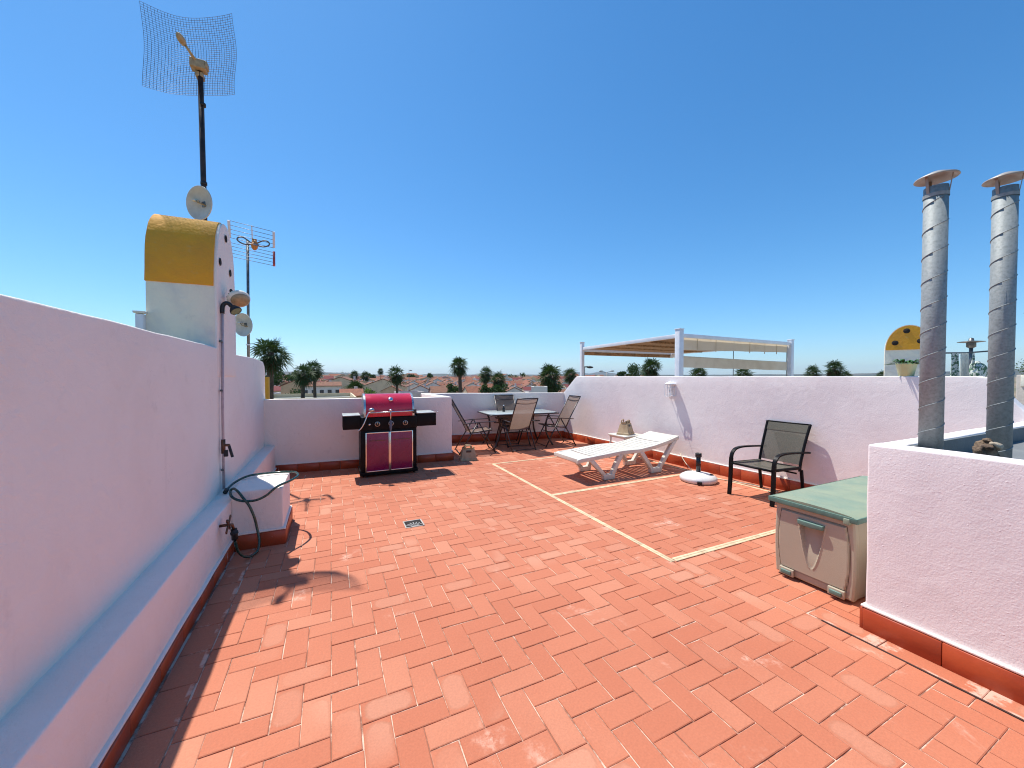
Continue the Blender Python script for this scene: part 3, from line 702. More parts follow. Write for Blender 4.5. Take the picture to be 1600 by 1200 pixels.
def folding_chair():
    r = empty('folding_chair', (0, 0, 0))
    W = .26
    for s in (-1, 1):
        y = s * W
        MB().tube([(.02, y, .60), (.20, y, .28), (.35, y, 0)], .0125, 10).build('leg', DARKBROWN, r)
        MB().tube([(.0, y * 1.04, .60), (-.20, y * 1.04, .28), (-.37, y * 1.04, 0)], .0125, 10).build('leg', DARKBROWN, r)
        MB().bar((-.30, y * 1.1, .585), (.02, y * 1.1, .612), .036, .016).bar((.02, y * 1.1, .612), (.36, y * 1.1, .615), .036, .016).build('armrest', DARKBROWN, r, bevel=.005)
    b = MB()
    for s in (-1, 1): b.tube([(-.13, s * .235, .38), (-.24, s * .235, .60), (-.50, s * .235, 1.06)], .0125, 10)
    b.tube([(-.50, -.235, 1.06), (-.50, .235, 1.06)], .0125, 10).tube([(-.45, -.235, .975), (-.455, .0, .958), (-.45, .235, .975)], .008, 8).build('back_frame', DARKBROWN, r)
    sf = MB()
    for s in (-1, 1): sf.tube([(-.16, s * .235, .40), (.28, s * .235, .445)], .0125, 10)
    sf.tube([(.28, -.235, .445), (.28, .235, .445)], .0125).tube([(.18, -.24, .30), (.18, .24, .30)], .008).build('seat_frame', DARKBROWN, r)
    for x, z, yy in ((.34, .03, .26), (-.36, .03, .27)): MB().tube([(x, -yy, z), (x, yy, z)], .009, 8).build('foot_bar', DARKBROWN, r)
    def sheet(P, w, mat, nm, sag=.01):
        n = 7; V = []; F = []
        for i, p in enumerate(P):
            for j in range(n):
                t = -1 + 2 * j / (n - 1); q = Vector(p); sg = sag * (1 - t * t)
                V.append((q.x + (-sg if nm == 'backrest' else 0), t * w, q.z - (sg if nm == 'seat' else sg * .3)))
        for i in range(len(P) - 1):
            for j in range(n - 1): F.append((i * n + j, (i + 1) * n + j, (i + 1) * n + j + 1, i * n + j + 1))
        return MB().add(V, F, True).build(nm, mat, r, fixn=False)
    sheet([(-.15, 0, .425), (-.24, 0, .605), (-.34, 0, .78), (-.495, 0, 1.05)], .228, SLINGTAN, 'backrest', .02)
    sheet([(-.15, 0, .41), (.0, 0, .418), (.15, 0, .435), (.275, 0, .452)], .228, SLINGTAN, 'seat', .015)
    return r
c0 = folding_chair()
GC = 'folding chairs around the glass table'
spots = [((2.60, 7.25, 0), -8, 'folding chair left of the glass table, seen from its side and facing right'),
         ((3.47, 7.20, 0), 93, 'folding chair turned backrest-first to the viewer at the near side of the glass table'),
         ((4.44, 7.22, 0), 176, 'folding chair right of the glass table by the long party wall, facing left'),
         ((3.60, 7.62, 0), -91, 'folding chair at the far side of the glass table, backed against the parapet')]
for i, (l, a, lb) in enumerate(spots):
    c = c0 if i == 0 else copy_tree(c0)
    c.location = l; c.rotation_euler = (0, 0, radians(a)); tag(c, lb, 'chair', GC)

def crate(loc, rz, s, label):
    c = empty('plastic_carrier', loc, rz, label, 'carrier', 'tan plastic carriers'); c.scale = (s,) * 3
    W0, D0, W1, D1, H = .145, .11, .105, .065, .20
    def ring(t, ins=0): return [(sx * (W0 + (W1 - W0) * t - ins), sy_ * (D0 + (D1 - D0) * t - ins), H * t) for sx, sy_ in ((-1, -1), (1, -1), (1, 1), (-1, 1))]
    V = []; ts = [(0, -.006), (.16, -.006), (.17, 0), (1, 0)]
    for t, i_ in ts: V += ring(t, i_)
    V += ring(1, .008) + ring(.08, .008)
    F = [(3, 2, 1, 0)] + [(r * 4 + j, r * 4 + (j + 1) % 4, r * 4 + 4 + (j + 1) % 4, r * 4 + 4 + j) for r in range(5) for j in range(4)] + [(20, 21, 22, 23)]
    MB().add(V, F).build('carrier_body', TANCRATE, c, bevel=.004)
    for sy_ in (-1, 1):
        m = MB(); y = sy_ * D1 * .93
        m.tube(catmull([(-.055, y, H - .01), (-.05, y * .9, H + .045), (-.03, y * .85, H + .055), (.03, y * .85, H + .055), (.05, y * .9, H + .045), (.055, y, H - .01)], 4), .010, 8)
        m.build('carrier_handle', TANCRATE, c)
        MB().box((0, sy_ * (D1 + .012), H * .80), (.09, .012, .035)).build('grip_recess', DARKBROWN, c, bevel=.004)
    for sx in (-1, 1): MB().box((sx * (W1 - .003), 0, H + .012), (.012, .08, .035)).build('side_tab', TANCRATE, c, bevel=.003)
    return c
crate((2.22, 6.57, 0.001), radians(-10), 1.0, 'tan plastic carrier on the floor at the corner of the barbecue parapet')
crate((4.83, 5.42, .4515), radians(28), 1.0, 'tan plastic carrier standing on the white side table')

# ------------------------------------------------------------------ lounger, side table
ln = empty('sun_lounger', (3.08, 4.72, 0), radians(1.0), 'white plastic slatted sun lounger with V-shaped legs', 'sun lounger')
prof = [(0, .335), (.06, .348), (.2, .355), (.48, .374), (.78, .396), (1.0, .398), (1.15, .392), (1.45, .425), (1.78, .487), (1.95, .530), (2.0, .545)]
def lz(x):
    for (a, b), (c, d) in zip(prof, prof[1:]):
        if a <= x <= c: return b + (d - b) * (x - a) / (c - a)
    return prof[-1][1]
HW = .31
for s in (-1, 1):
    xs = [i * .08 for i in range(26)]; xs[-1] = 1.99
    up = [(x, lz(x)) for x in xs]; dn = [(x, lz(x) - .058) for x in xs][::-1]
    MB().prism(up + dn, (0, s * (HW - .022), 0), (1, 0, 0), (0, 0, 1), (0, 1, 0), -.022, .022, True).build('side_rail', PLASTIC, ln, rough=True, bevel=.006)
    for (xa, za, xb, zb, f0, f1) in ((.23, lz(.23) - .05, .80, lz(.80) - .05, .50, .62), (1.18, lz(1.18) - .05, 1.92, lz(1.92) - .05, 1.42, 1.57)):
        for (tx_, tz_, fx) in ((xa, za, f0), (xb, zb, f1)):
            k = MB(); sg = 1 if tx_ > fx else -1
            k.prism([(fx - .036, .05), (fx + .036, .05), (tx_ + .046, tz_ + .012), (tx_ - .046, tz_ + .012)], (0, s * (HW - .03), 0), (1, 0, 0), (0, 0, 1), (0, 1, 0), -.030, .030)
            k.build('leg', PLASTIC, ln, bevel=.008)
        MB().prism([(f0 - .035, .0), (f1 + .035, .0), (f1 + .045, .075), (f0 - .045, .075)], (0, s * (HW - .03), 0), (1, 0, 0), (0, 0, 1), (0, 1, 0), -.034, .034).build('foot', PLASTIC, ln, bevel=.008)
sl = MB()
def slat(x0, x1, t=.02, w_=HW - .035):
    n = 6; P = []
    for i in range(n + 1):
        y = -w_ + 2 * w_ * i / n; dip = .012 * (1 - (y / w_) ** 2)
        for (x, dz) in ((x0, 0), (x1, 0), (x1, -t), (x0, -t)): P.append((x, y, lz(min(2, max(0, x))) + dz - dip * .6))
    F = [(0, 1, 2, 3), tuple(n * 4 + k for k in (3, 2, 1, 0))]
    for i in range(n):
        for j in range(4): F.append((i * 4 + j, (i + 1) * 4 + j, (i + 1) * 4 + (j + 1) % 4, i * 4 + (j + 1) % 4))
    sl.add(P, F)
x = .30
slat(.01, .27)
while x < .90: slat(x, x + .058); x += .074
x = .94
slat(.905, 1.02)
x = 1.04
while x < 1.62: slat(x, x + .058); x += .074
slat(1.645, 1.985)
sl.build('slats', PLASTIC, ln, bevel=.004)
MB().prism([(0, .29), (.02, .275), (.05, .28), (.05, .33), (.0, .345)], (0, 0, 0), (1, 0, 0), (0, 0, 1), (0, 1, 0), -HW + .03, HW - .03).build('foot_end', PLASTIC, ln, bevel=.006)
MB().prism([(1.95, .47), (1.985, .475), (2.0, .535), (1.96, .53)], (0, 0, 0), (1, 0, 0), (0, 0, 1), (0, 1, 0), -HW + .03, HW - .03).build('head_end', PLASTIC, ln, bevel=.006)

st = empty('side_table', (4.85, 5.42, 0), radians(3), 'low white plastic side table beyond the sun lounger', 'side table')
MB().box((0, 0, .435), (.48, .44, .03)).build('table_top', PLASTIC, st, bevel=.010)
MB().box((0, 0, .410), (.44, .40, .03)).build('apron', PLASTIC, st, bevel=.004)
for sx in (-1, 1):
    for sy_ in (-1, 1): MB().bar((sx * .20, sy_ * .18, .42), (sx * .225, sy_ * .2, 0), .045, .03).build('leg', PLASTIC, st, bevel=.006)

# ------------------------------------------------------------------ parasol base, cords
pb = empty('parasol_base', (4.75, 3.82, 0), label='round white parasol base with a black tube in front of the party wall', cat='parasol base')
MB().lathe([(0, .0), (.225, 0), (.245, .02), (.248, .05), (.235, .075), (.19, .102), (.11, .122), (.05, .130), (.034, .134), (.0, .134)], 40).build('base_body', PLASTIC2, pb)
MB().tube([(0, 0, .12), (0, 0, .38)], .031, 18).build('tube', BLACKGLOSS, pb)
MB().lathe([(.031, .345), (.042, .348), (.042, .398), (.036, .402), (.036, .38), (.0, .38)], 20).build('collar', BLACKPL, pb)
MB().box((-.18, -.165, .035), (.075, .06, .035), Matrix.Rotation(radians(42), 3, 'Z')).build('handle_recess', DARKHOLE, pb, bevel=.006)
MB().ell((.10, -.13, .105), (.03, .03, .016)).build('filler_cap', BLACKPL, pb)
cw = MB().tube(catmull([(5.30, 4.62, .20), (5.20, 4.42, .09), (5.08, 4.16, .012), (5.0, 4.0, .010), (5.03, 3.86, .010), (5.13, 3.6, .012), (5.2, 3.3, .012), (5.22, 3.0, .01)], 8), .006, 8).build('electric_cord', simple('cream_cord', (.70, .58, .42), .5)); tag(cw, 'cream cord running along the foot of the party wall past the parasol base', 'cord')
cb = MB().tube(catmull([(5.24, 3.70, .012), (5.19, 3.5, .012), (5.24, 3.34, .012), (5.23, 3.12, .012), (5.3, 2.9, .012), (5.28, 2.6, .012)], 8), .005, 8).build('electric_cord', BLACKPL); tag(cb, 'thin black cord lying by the wall behind the black armchair', 'cord')

# ------------------------------------------------------------------ armchair
ac = empty('armchair', (4.86, 2.96, 0), label='black metal patio armchair with olive sling seat by the party wall', cat='armchair')
# faces -x ; local x = world x - 4.86
W = .262
for s in (-1, 1):
    y = s * W
    P = catmull([(-.285, y, 0), (-.265, y, .22), (-.258, y, .42), (-.242, y, .51), (-.195, y, .562), (-.12, y, .583), (0, y, .588), (.22, y, .578), (.44, y, .562)], 5)
    m = MB()
    for a, b in zip(P, P[1:]): m.bar(a, b + (b - a) * .06, .042, .018 if a.z > .45 else .026, (0, 0, 1) if abs((b - a).normalized().z) < .75 else (1, 0, 0))
    m.build('arm_and_front_leg', BLACKMET, ac)
    MB().bar((.355, y * .97, 0), (.300, y * .97, .36), .028, .032, (1, 0, 0)).build('rear_leg', BLACKMET, ac, bevel=.004)
    MB().tube(catmull([(.285, y * .93, .34), (.305, y * .93, .45), (.36, y * .94, .62), (.43, y * .96, .80), (.475, y * .98, .905)], 4), .016, 10).build('back_post', BLACKMET, ac)
    MB().bar((-.27, y * .94, .405), (.30, y * .94, .385), .022, .032).build('seat_rail', BLACKMET, ac, bevel=.004)
for x_, z_, r_ in ((-.262, .40, .014), (.285, .385, .012), (.20, .33, .01)): MB().tube([(x_, -W * .97, z_), (x_, W * .97, z_)], r_).build('cross_bar', BLACKMET, ac)
def sheet2(P, w_, mat, nm, par, sag, axis):
    n = 9; V = []; F = []
    for p in P:
        for j in range(n):
            t = -1 + 2 * j / (n - 1); q = Vector(p) + Vector(axis) * sag * (1 - t * t); V.append((q.x, q.y + t * w_, q.z))
    for i in range(len(P) - 1):
        for j in range(n - 1): F.append((i * n + j, (i + 1) * n + j, (i + 1) * n + j + 1, i * n + j + 1))
    return MB().add(V, F, True).build(nm, mat, par, fixn=False)
sheet2([(-.27, 0, .418), (-.1, 0, .41), (.1, 0, .405), (.27, 0, .402)], W * .90, SLINGOLIVE, 'seat', ac, .02, (0, 0, -1))
bp = catmull([(.292, 0, .42), (.315, 0, .50), (.365, 0, .64), (.43, 0, .80), (.470, 0, .89)], 3)
bk = sheet2(bp, W * .93, SLINGOLIVE, 'backrest', ac, .02, (.9, 0, -.2))
sheet2([(bp[-1].x - .004, 0, bp[-1].z + .004), (bp[-4].x - .008, 0, bp[-4].z)], W * .93, SLINGOLIVE, 'top_hem', ac, .02, (.9, 0, -.2))
MB().tube([(.48, -W * .98, .90), (.495, 0, .897), (.48, W * .98, .90)], .010, 8).build('top_bar', BLACKMET, ac)

# ------------------------------------------------------------------ storage box
sb = empty('storage_box', (3.06, 1.535, 0), label='beige plastic storage box with faded green lid tucked behind the shaft wall', cat='storage box')
def rrect_panel(m, x, y0, y1, z0, z1, th, curve=.012):
    n = 10; V = []; F = []
    for i in range(n + 1):
        t = i / n; z = z0 + (z1 - z0) * t; b = curve * (1 - (2 * t - 1) ** 2)
        V += [(x, y0 - b * .6, z), (x, y1 + b * .6, z), (x + th, y1 + b * .6, z), (x + th, y0 - b * .6, z)]
    for i in range(n):
        for j in range(4): F.append((i * 4 + j, i * 4 + (j + 1) % 4, (i + 1) * 4 + (j + 1) % 4, (i + 1) * 4 + j))
    F += [(0, 3, 2, 1), tuple(n * 4 + k for k in (0, 1, 2, 3))]
    m.add(V, F, False)
m = MB(); rrect_panel(m, .055, -.238, .242, .02, .545, 1.28, .02); bx = m.build('box_body', BEIGEPL, sb, bevel=.010)
m = MB(); V = []; F = []; NY, NZ = 96, 110
def sst(e0, e1, x): t = max(0, min(1, (x - e0) / (e1 - e0))); return t * t * (3 - 2 * t)
for j in range(NZ + 1):
    z = .02 + .525 * j / NZ; bz = .02 * (1 - (2 * j / NZ - 1) ** 2) * .6
    for i in range(NY + 1):
        q = i / NY; y = -.238 - bz + (.480 + 2 * bz) * q; x = .012
        e = min(q * .48, (1 - q) * .48, (z - .02), (.545 - z)); x += .010 * (1 - sst(0, .012, e)) ** 2
        yc = .198 + .020 * (1 - ((z - .29) / .215) ** 2); din = min(yc - abs(y - .002), z - .078, .503 - z)
        x -= .011 * sst(-.001, .004, din); x += .010 * (1 - sst(0, .004, abs(din + .003)))
        w_ = .080 * max(0, min(1, (z - .135) / .33)) ** .55; t_in = min(w_ - abs(y), .468 - z)
        if z > .135: x += (.004 + .040 * sst(.15, .46, z)) * sst(-.001, .007, t_in); x -= .005 * (1 - sst(0, .006, abs(t_in + .004)))
        V.append((x, y, z))
for j in range(NZ):
    for i in range(NY): F.append((j * (NY + 1) + i, (j + 1) * (NY + 1) + i, (j + 1) * (NY + 1) + i + 1, j * (NY + 1) + i + 1))
W1 = NY + 1; bd = [i for i in range(W1)] + [j * W1 + NY for j in range(1, NZ + 1)] + [NZ * W1 + i for i in range(NY - 1, -1, -1)] + [j * W1 for j in range(NZ - 1, 0, -1)]; ng = len(V)
for q in bd: V.append((.058, V[q][1], V[q][2]))
for k in range(len(bd)): F.append((bd[k], bd[(k + 1) % len(bd)], ng + (k + 1) % len(bd), ng + k))
m.add(V, F, True).build('front_panel', BEIGEPL, sb, rough=True)
MB().box((.67, .0, .015), (1.22, .44, .03)).build('box_base', BEIGEPL, sb, bevel=.004)
MB().prism([(-.082, .470), (.082, .470), (.078, .438), (0, .430), (-.078, .438)], (0, 0, 0), (0, 1, 0), (0, 0, 1), (1, 0, 0), -.026, .014).build('front_handle', GREENHANDLE, sb, bevel=.006)
for y in (-.155, .155):
    f = MB().box((-.004, y, .050), (.02, .095, .052)).build('latch_housing', BEIGEPL, sb, bevel=.004)
    MB().box((-.012, y, .048), (.022, .070, .030)).build('latch', GREENHANDLE, sb, bevel=.005)
LIDRIM = simple('dark_green_lid_rim', (.10, .20, .16), .5, var=.12, scale=14)
r_ = MB(); r_.box((-.0245, .005, .566), (.008, .552, .034)); r_.box((.67, -.2695, .566), (1.38, .008, .034)); r_.box((.67, .2795, .566), (1.38, .008, .034)); r_.build('lid_rim', LIDRIM, sb, bevel=.003)
MB().box((-.018, -.215, .552), (.03, .035, .040)).build('lid_catch', GREENPL, sb, bevel=.005)
lm = MB(); V = []; F = []; nx = 40; ny = 12
for i in range(nx + 1):
    for j in range(ny + 1):
        x_ = -.022 + 1.39 * i / nx; t = -1 + 2 * j / ny; y_ = .005 + t * .272
        e_ = min(i, nx - i, j, ny - j); edge = 0 if e_ else .010
        ridge = .007 if (i % 8 in (3, 4) and 1 < j < ny - 1) else 0
        V.append((x_ + (0 if e_ else 0), y_, .592 + .016 * (1 - t * t) - ridge - edge))
ng = len(V)
for i in range(nx):
    for j in range(ny): F.append((i * (ny + 1) + j, (i + 1) * (ny + 1) + j, (i + 1) * (ny + 1) + j + 1, i * (ny + 1) + j + 1))
bd = [i * (ny + 1) for i in range(nx + 1)] + [nx * (ny + 1) + j for j in range(1, ny + 1)] + [i * (ny + 1) + ny for i in range(nx - 1, -1, -1)] + [j for j in range(ny - 1, 0, -1)]
for q in bd: V.append((V[q][0], V[q][1], .548))
for k in range(len(bd)): F.append((bd[k], bd[(k + 1) % len(bd)], ng + (k + 1) % len(bd), ng + k))
F.append(tuple(ng + k for k in range(len(bd))))
lm.add(V, F, True); lm.build('lid', GREENPL, sb, bevel=.004)

# ------------------------------------------------------------------ vent pipes
def vent(loc, h, label):
    v = empty('vent_pipe', loc, label=label, cat='vent pipe', group='galvanised vent pipes'); r = .050
    MB().lathe([(r - .003, 0), (r, 0), (r, h), (r - .003, h), (r - .003, h - .3)], 40).build('pipe', GALV, v)
    hp_ = []; turns = (h - .08) / .143
    for i in range(int(turns * 24)):
        a = 2 * pi * i / 24 + 1.2; hp_.append((cos(a) * (r + .0005), sin(a) * (r + .0005), .02 + .143 * i / 24))
    MB().tube(hp_, .0026, 6).build('spiral_seam', GALV, v)
    MB().tube([(0, 0, h - .06), (0, 0, h - .04)], r + .003, 40, caps=False).build('collar', GALV, v)
    MB().lathe([(0, .046), (.03, .038), (.088, .010), (.091, .003), (.088, .001), (.03, .028), (0, .034)], 40, (0, 0, h + .045)).build('rain_cap', simple('cap_sheet_metal' + label[:3], (.42, .41, .37), .5, metal=.3, var=.2, scale=12, col2=(.30, .25, .20)), v)
    for a in (40, 160, 280):
        ca, sa = cos(radians(a)), sin(radians(a))
        MB().bar((ca * r * .98, sa * r * .98, h - .05), (ca * (r + .014), sa * (r + .014), h + .063), .014, .003, (ca, sa, 0)).build('cap_strut', simple('strut_metal%d' % a + label[:3], (.36, .28, .22), .5, metal=.4), v)
    return v
vent((3.11, .965, .985), 1.585, 'left one of the two galvanised spiral vent pipes with cone caps')
vent((3.605, .83, .985), 1.625, 'second galvanised spiral vent pipe with cone cap, at the right edge')
dw = empty('driftwood_chunk', (3.385, .825, .985), label='weathered brown wood chunk beside the foot of the right vent pipe', cat='wood')
m = MB(); m.ell((0, 0, .075), (.048, .045, .075), 22, 16); V2 = []
for p in m.v:
    q = Vector(p); d_ = noise.noise_vector(q * 22) * .035 + noise.noise_vector(q * 50) * .012; V2.append(tuple(q + d_))
m.v = V2; m.build('wood_body', BARK, dw)
m = MB(); m.ell((.02, -.03, .12), (.045, .022, .022), 16, 10, Matrix.Rotation(.5, 3, 'Y')); m.v = [tuple(Vector(p) + noise.noise_vector(Vector(p) * 30) * .02) for p in m.v]
m.build('broken_branch', simple('pale_split_wood', (.55, .45, .32), .8, var=.3, scale=30), dw)

# ------------------------------------------------------------------ wall lantern
lt = empty('wall_lantern', (5.335, 4.78, 1.16), label='small white lantern fixed high on the sunlit party wall', cat='lantern')
lt.rotation_euler = (0, 0, radians(3))
MB().box((-.005, 0, .12), (.02, .10, .16)).build('back_plate', WHITEMET, lt, bevel=.004)
f = MB(); cx = -.105; hw_ = .062
for sx in (-1, 1):
    for sy_ in (-1, 1): f.box((cx + sx * hw_, sy_ * hw_, .10), (.010, .010, .20))
for z in (.004, .145, .203):
    for sx in (-1, 1): f.box((cx + sx * hw_, 0, z), (.008, hw_ * 2 - .01, .008)); f.box((cx, sx * hw_, z), (hw_ * 2 - .01, .008, .008))
for s in (-1, 1): f.box((cx, s * hw_, .10), (.005, .005, .19)); f.box((cx + s * hw_, 0, .10), (.005, .005, .19))
f.build('cage', WHITEMET, lt)
MB().lathe([(.088, .207), (.088, .214), (.06, .234), (.03, .246), (.012, .258), (0, .26)], 12, (cx, 0, 0), smooth=False).build('roof', WHITEMET, lt)
MB().tube([(cx, 0, .0), (cx, 0, .06)], .012).ell((cx, 0, .09), (.022, .022, .035)).build('bulb', simple('frosted_bulb', (.75, .72, .66), .4), lt)
MB().lathe([(0, -.055), (.008, -.05), (.02, -.005), (.03, .003)], 10, (cx, 0, 0)).build('finial', WHITEMET, lt)
MB().bar((-.0, 0, .05), (-.21, 0, -.01), .006, .006).build('bracket_rod', WHITEMET, lt)

# ------------------------------------------------------------------ floor drain
dr = empty('floor_drain', (.745, 3.935, 0), radians(0), 'small square metal drain grate sunk in the paving', 'drain')
f = MB()
for s in (-1, 1): f.box((s * .088, 0, .002), (.012, .188, .008)); f.box((0, s * .088, .0021), (.164, .012, .008))
f.build('drain_frame', simple('cream_drain_frame', (.50, .46, .40), .6), dr, bevel=.001, seg=1)
MB().box((0, 0, -.001), (.17, .17, .0075)).build('drain_pit', DARKHOLE, dr)
g = MB()
for k in range(7):
    a = radians(-70 + k * 23.3); g.bar((sin(a) * .03, -.07 + cos(a) * .03, .0045), (sin(a) * .085 * 1.0, -.07 + cos(a) * .10, .0045), .010, .004)
g.box((0, -.073, .0048), (.07, .02, .004)); g.build('grate', simple('worn_drain_metal', (.42, .40, .37), .5, metal=.5), dr)

# ------------------------------------------------------------------ neighbour roof: pergola, chimney, odds and ends
tag(MB().box((11.5, 4.0, -.75), (11.6, 13.5, 1.3)).build('neighbour_terrace', BEIGEWALL), 'neighbouring roof terrace beyond the party wall', 'building')
pg = empty('pergola', (7, 6.15, 0), label='white pergola with cane roof and beige fabric screens on the neighbouring terrace', cat='pergola')
PX, PY = 4.15, 3.65
for x, y, h, w_ in ((0, 0, 2.54, .13), (PX, 0, 2.47, .11), (0, PY, 2.54, .10), (PX, PY, 2.30, .11)):
    MB().box((x, y, h / 2 - .1), (w_, w_, h + .2)).build('post', WHITEMET, pg, bevel=.006)
    MB().box((x, y, h + .008), (w_ + .02, w_ + .02, .016)).build('post_cap', WHITEMET, pg, bevel=.003)
for a, b in (((0, .07, 2.40), (0, PY - .05, 2.35)), ((PX, .07, 2.36), (PX, PY - .05, 2.33)), ((.07, 0, 2.41), (PX - .06, 0, 2.37)), ((.06, PY, 2.315), (PX - .05, PY, 2.30))):
    MB().bar(a, b, .06, .085).build('beam', WHITEMET, pg, bevel=.004)
MB().bar((.06, PY + .0, 2.21), (PX - .3, PY, 2.20), .05, .11).build('rolled_screen', CANE, pg, bevel=.01)
MB().box((PX - .32, PY - .04, 2.22), (.28, .12, .13)).build('end_fitting', WHITEMET, pg, bevel=.01)
rs = MB()
for k in range(23):
    y = .14 + k * .152; rs.bar((.05, y, 2.385 - k * .002), (PX - .04, y, 2.355 - k * .002), .135, .022)
rs.build('cane_roof', CANE, pg)
for y in (.9, 1.8, 2.7): MB().bar((.05, y, 2.335), (PX - .05, y, 2.31), .05, .05).build('rafter', CANE, pg)
def screen(z0a, z1a, z0b, z1b, nm):
    V = []; F = []; n = 40
    for i in range(n + 1):
        t = i / n; x = .10 + (PX - .18) * t; w0 = .006 * sin(t * 22) + .004 * sin(t * 57)
        for j in range(4):
            q = j / 3; z = (z0a + (z0b - z0a) * t) * (1 - q) + (z1a + (z1b - z1a) * t) * q
            V.append((x, .05 + w0 * (1 - q) - .01, z + .003 * sin(t * 30) * (1 - q)))
    for i in range(n):
        for j in range(3): F.append((i * 4 + j, (i + 1) * 4 + j, (i + 1) * 4 + j + 1, i * 4 + j + 1))
    MB().add(V, F, True).build(nm, SCREEN, pg, fixn=False)
screen(2.09, 2.40, 2.14, 2.36, 'screen_band'); screen(1.70, 1.96, 1.66, 1.88, 'screen_band')
for x in (.1, 1.9, PX - .08): MB().bar((x, .05, 1.0), (x, .05, 2.38), .012, .012).build('screen_tie', TUBEGREY, pg)
for x in (.62, 1.25, 2.5, 3.1, 3.6): MB().bar((x, .038, 2.08), (x, .038, 2.385), .02, .004, (1, 0, 0)).build('screen_seam', SCREEN, pg)
for x in (.12,): MB().bar((x, .055, 1.93), (PX - .1, .055, 1.885), .015, .015).build('screen_rod', WHITEMET, pg)

c2 = empty('roof_chimney', (10.35, 3.55, 0), radians(25 - 0), 'distant white roof chimney with a yellow arched gable behind the left vent pipe', 'chimney')
c2.rotation_euler = (0, 0, radians(-68))
lp2 = arch(0, .335, -.1, 2.04, 2.52, 20, 2.0)
MB().prism(lp2, (0, 0, 0), (1, 0, 0), (0, 0, 1), (0, 1, 0), 0, .5, True).build('chimney_body', OLDWHITE, c2, rough=True)
MB().prism([(a, b) for a, b in arch(0, .325, 2.03, 2.035, 2.505, 20, 2.0)], (0, -.012, 0), (1, 0, 0), (0, 0, 1), (0, 1, 0), 0, .03).build('gable', OCHRE, c2)
for a, b in ((-.03, 2.40), (-.19, 2.17), (.16, 2.19)): MB().lathe([(0, .006), (.045, .006), (.05, 0)], 16, (a, -.013, b), (0, -1, 0)).build('vent_hole', DARKHOLE, c2)

pp = empty('potted_plant', (5.50, 1.90, 1.50), label='leafy plant in a pale green pot on top of the party wall', cat='potted plant')
MB().lathe([(0, 0), (.058, 0), (.082, .125), (.086, .128), (.086, .14), (.078, .14), (.07, .12), (0, .12)], 24).build('pot', POTM, pp)
m = MB()
for i in range(90):
    a = R.uniform(0, 2 * pi); L = R.uniform(.05, .13); up_ = R.uniform(.15, 1.0); d0 = Vector((cos(a), sin(a), 0)); base = Vector((0, 0, .13)) + d0 * R.uniform(0, .05)
    p1 = base + d0 * L * .6 + Vector((0, 0, L * .5 * up_)); p2 = base + d0 * L * 1.15 + Vector((0, 0, L * .35 * up_ - .01)); sd_ = Vector((-d0.y, d0.x, 0)) * .011
    m.add([base, p1 - sd_, p2, p1 + sd_], [(0, 1, 2, 3)])
m.build('foliage', LEAFPALE, pp, fixn=False)

cl = empty('clothes_line', (8.75, 2.74, 0), label='clothes line stretched between posts beyond the vent pipes', cat='clothes line')
MB().tube([(0, 0, 0), (0, 0, 1.92)], .03).build('post', TUBEGREY, cl); MB().tube([(1.09, -.48, 0), (1.09, -.48, 1.95)], .03).build('post', TUBEGREY, cl)
MB().tube([(0, 0, 1.875), (.55, -.24, 1.88), (1.09, -.48, 1.925)], .012, 8).build('line', simple('dark_line_cord', (.06, .07, .08), .6), cl)
def hang(nm, a, wd, z0, z1, mat, label, pleats, r=.03):
    o = empty(nm, (8.75 + 1.09 * a, 2.74 - .48 * a, 0), radians(-23.8), label, 'laundry')
    V = []; F = []; n = 30
    for i in range(n + 1):
        t = i / n; x = wd * t
        for j in range(7):
            q = j / 6; V.append((x + .01 * sin(q * 3 + t * 4), r * sin(t * pleats) * (.2 + .8 * q) - .02, z1 + (z0 - z1) * q + .012 * sin(t * 9) * q))
    for i in range(n):
        for j in range(6): F.append((i * 7 + j, (i + 1) * 7 + j, (i + 1) * 7 + j + 1, i * 7 + j + 1))
    MB().add(V, F, True).build('fabric', mat, o, fixn=False); return o
hang('hanging_cloth', .27, .13, 1.35, 1.872, FLORAL, 'green patterned cloth hanging at the left of the clothes line', 18)
hang('hanging_cloth', .40, .15, 1.35, 1.875, CLOTH, 'white pleated towel hanging in the middle of the clothes line', 34)
hang('hanging_cloth', .56, .06, 1.62, 1.88, FLORAL, 'narrow green cloth hanging under the disc antenna', 8)
bun = empty('laundry_bundle', (9.50, 2.42, 1.2), label='round bundle of green and white laundry at the right of the clothes line', cat='laundry')
m = MB(); m.ell((0, 0, .37), (.13, .10, .17), 24, 14); m.v = [tuple(Vector(p) + noise.noise_vector(Vector(p) * 9) * .03) for p in m.v]; m.build('bundle', FLORAL, bun)
MB().tube([(-.10, 0, .0), (-.11, 0, .35), (-.03, 0, .53), (.06, 0, .50)], .028).build('white_edge', CLOTH, bun)
MB().tube([(0, 0, 0), (0, 0, .3)], .03).build('rack_leg', TUBEGREY, bun)
uf = empty('disc_antenna', (10.25, 2.70, 1.2), label='flying-saucer shaped disc antenna on a short pole behind the laundry', cat='antenna')
MB().lathe([(0, .89), (.05, .89), (.165, .905), (.17, .912), (.10, .922), (.035, .93), (.03, .97), (.0, .985)], 28).build('disc', TUBEGREY, uf); MB().tube([(0, 0, 0), (0, 0, .90)], .025).build('pole', TUBEGREY, uf)
MB().lathe([(.03, .80), (.06, .82), (.06, .89)], 16).build('amplifier', TUBEGREY, uf)

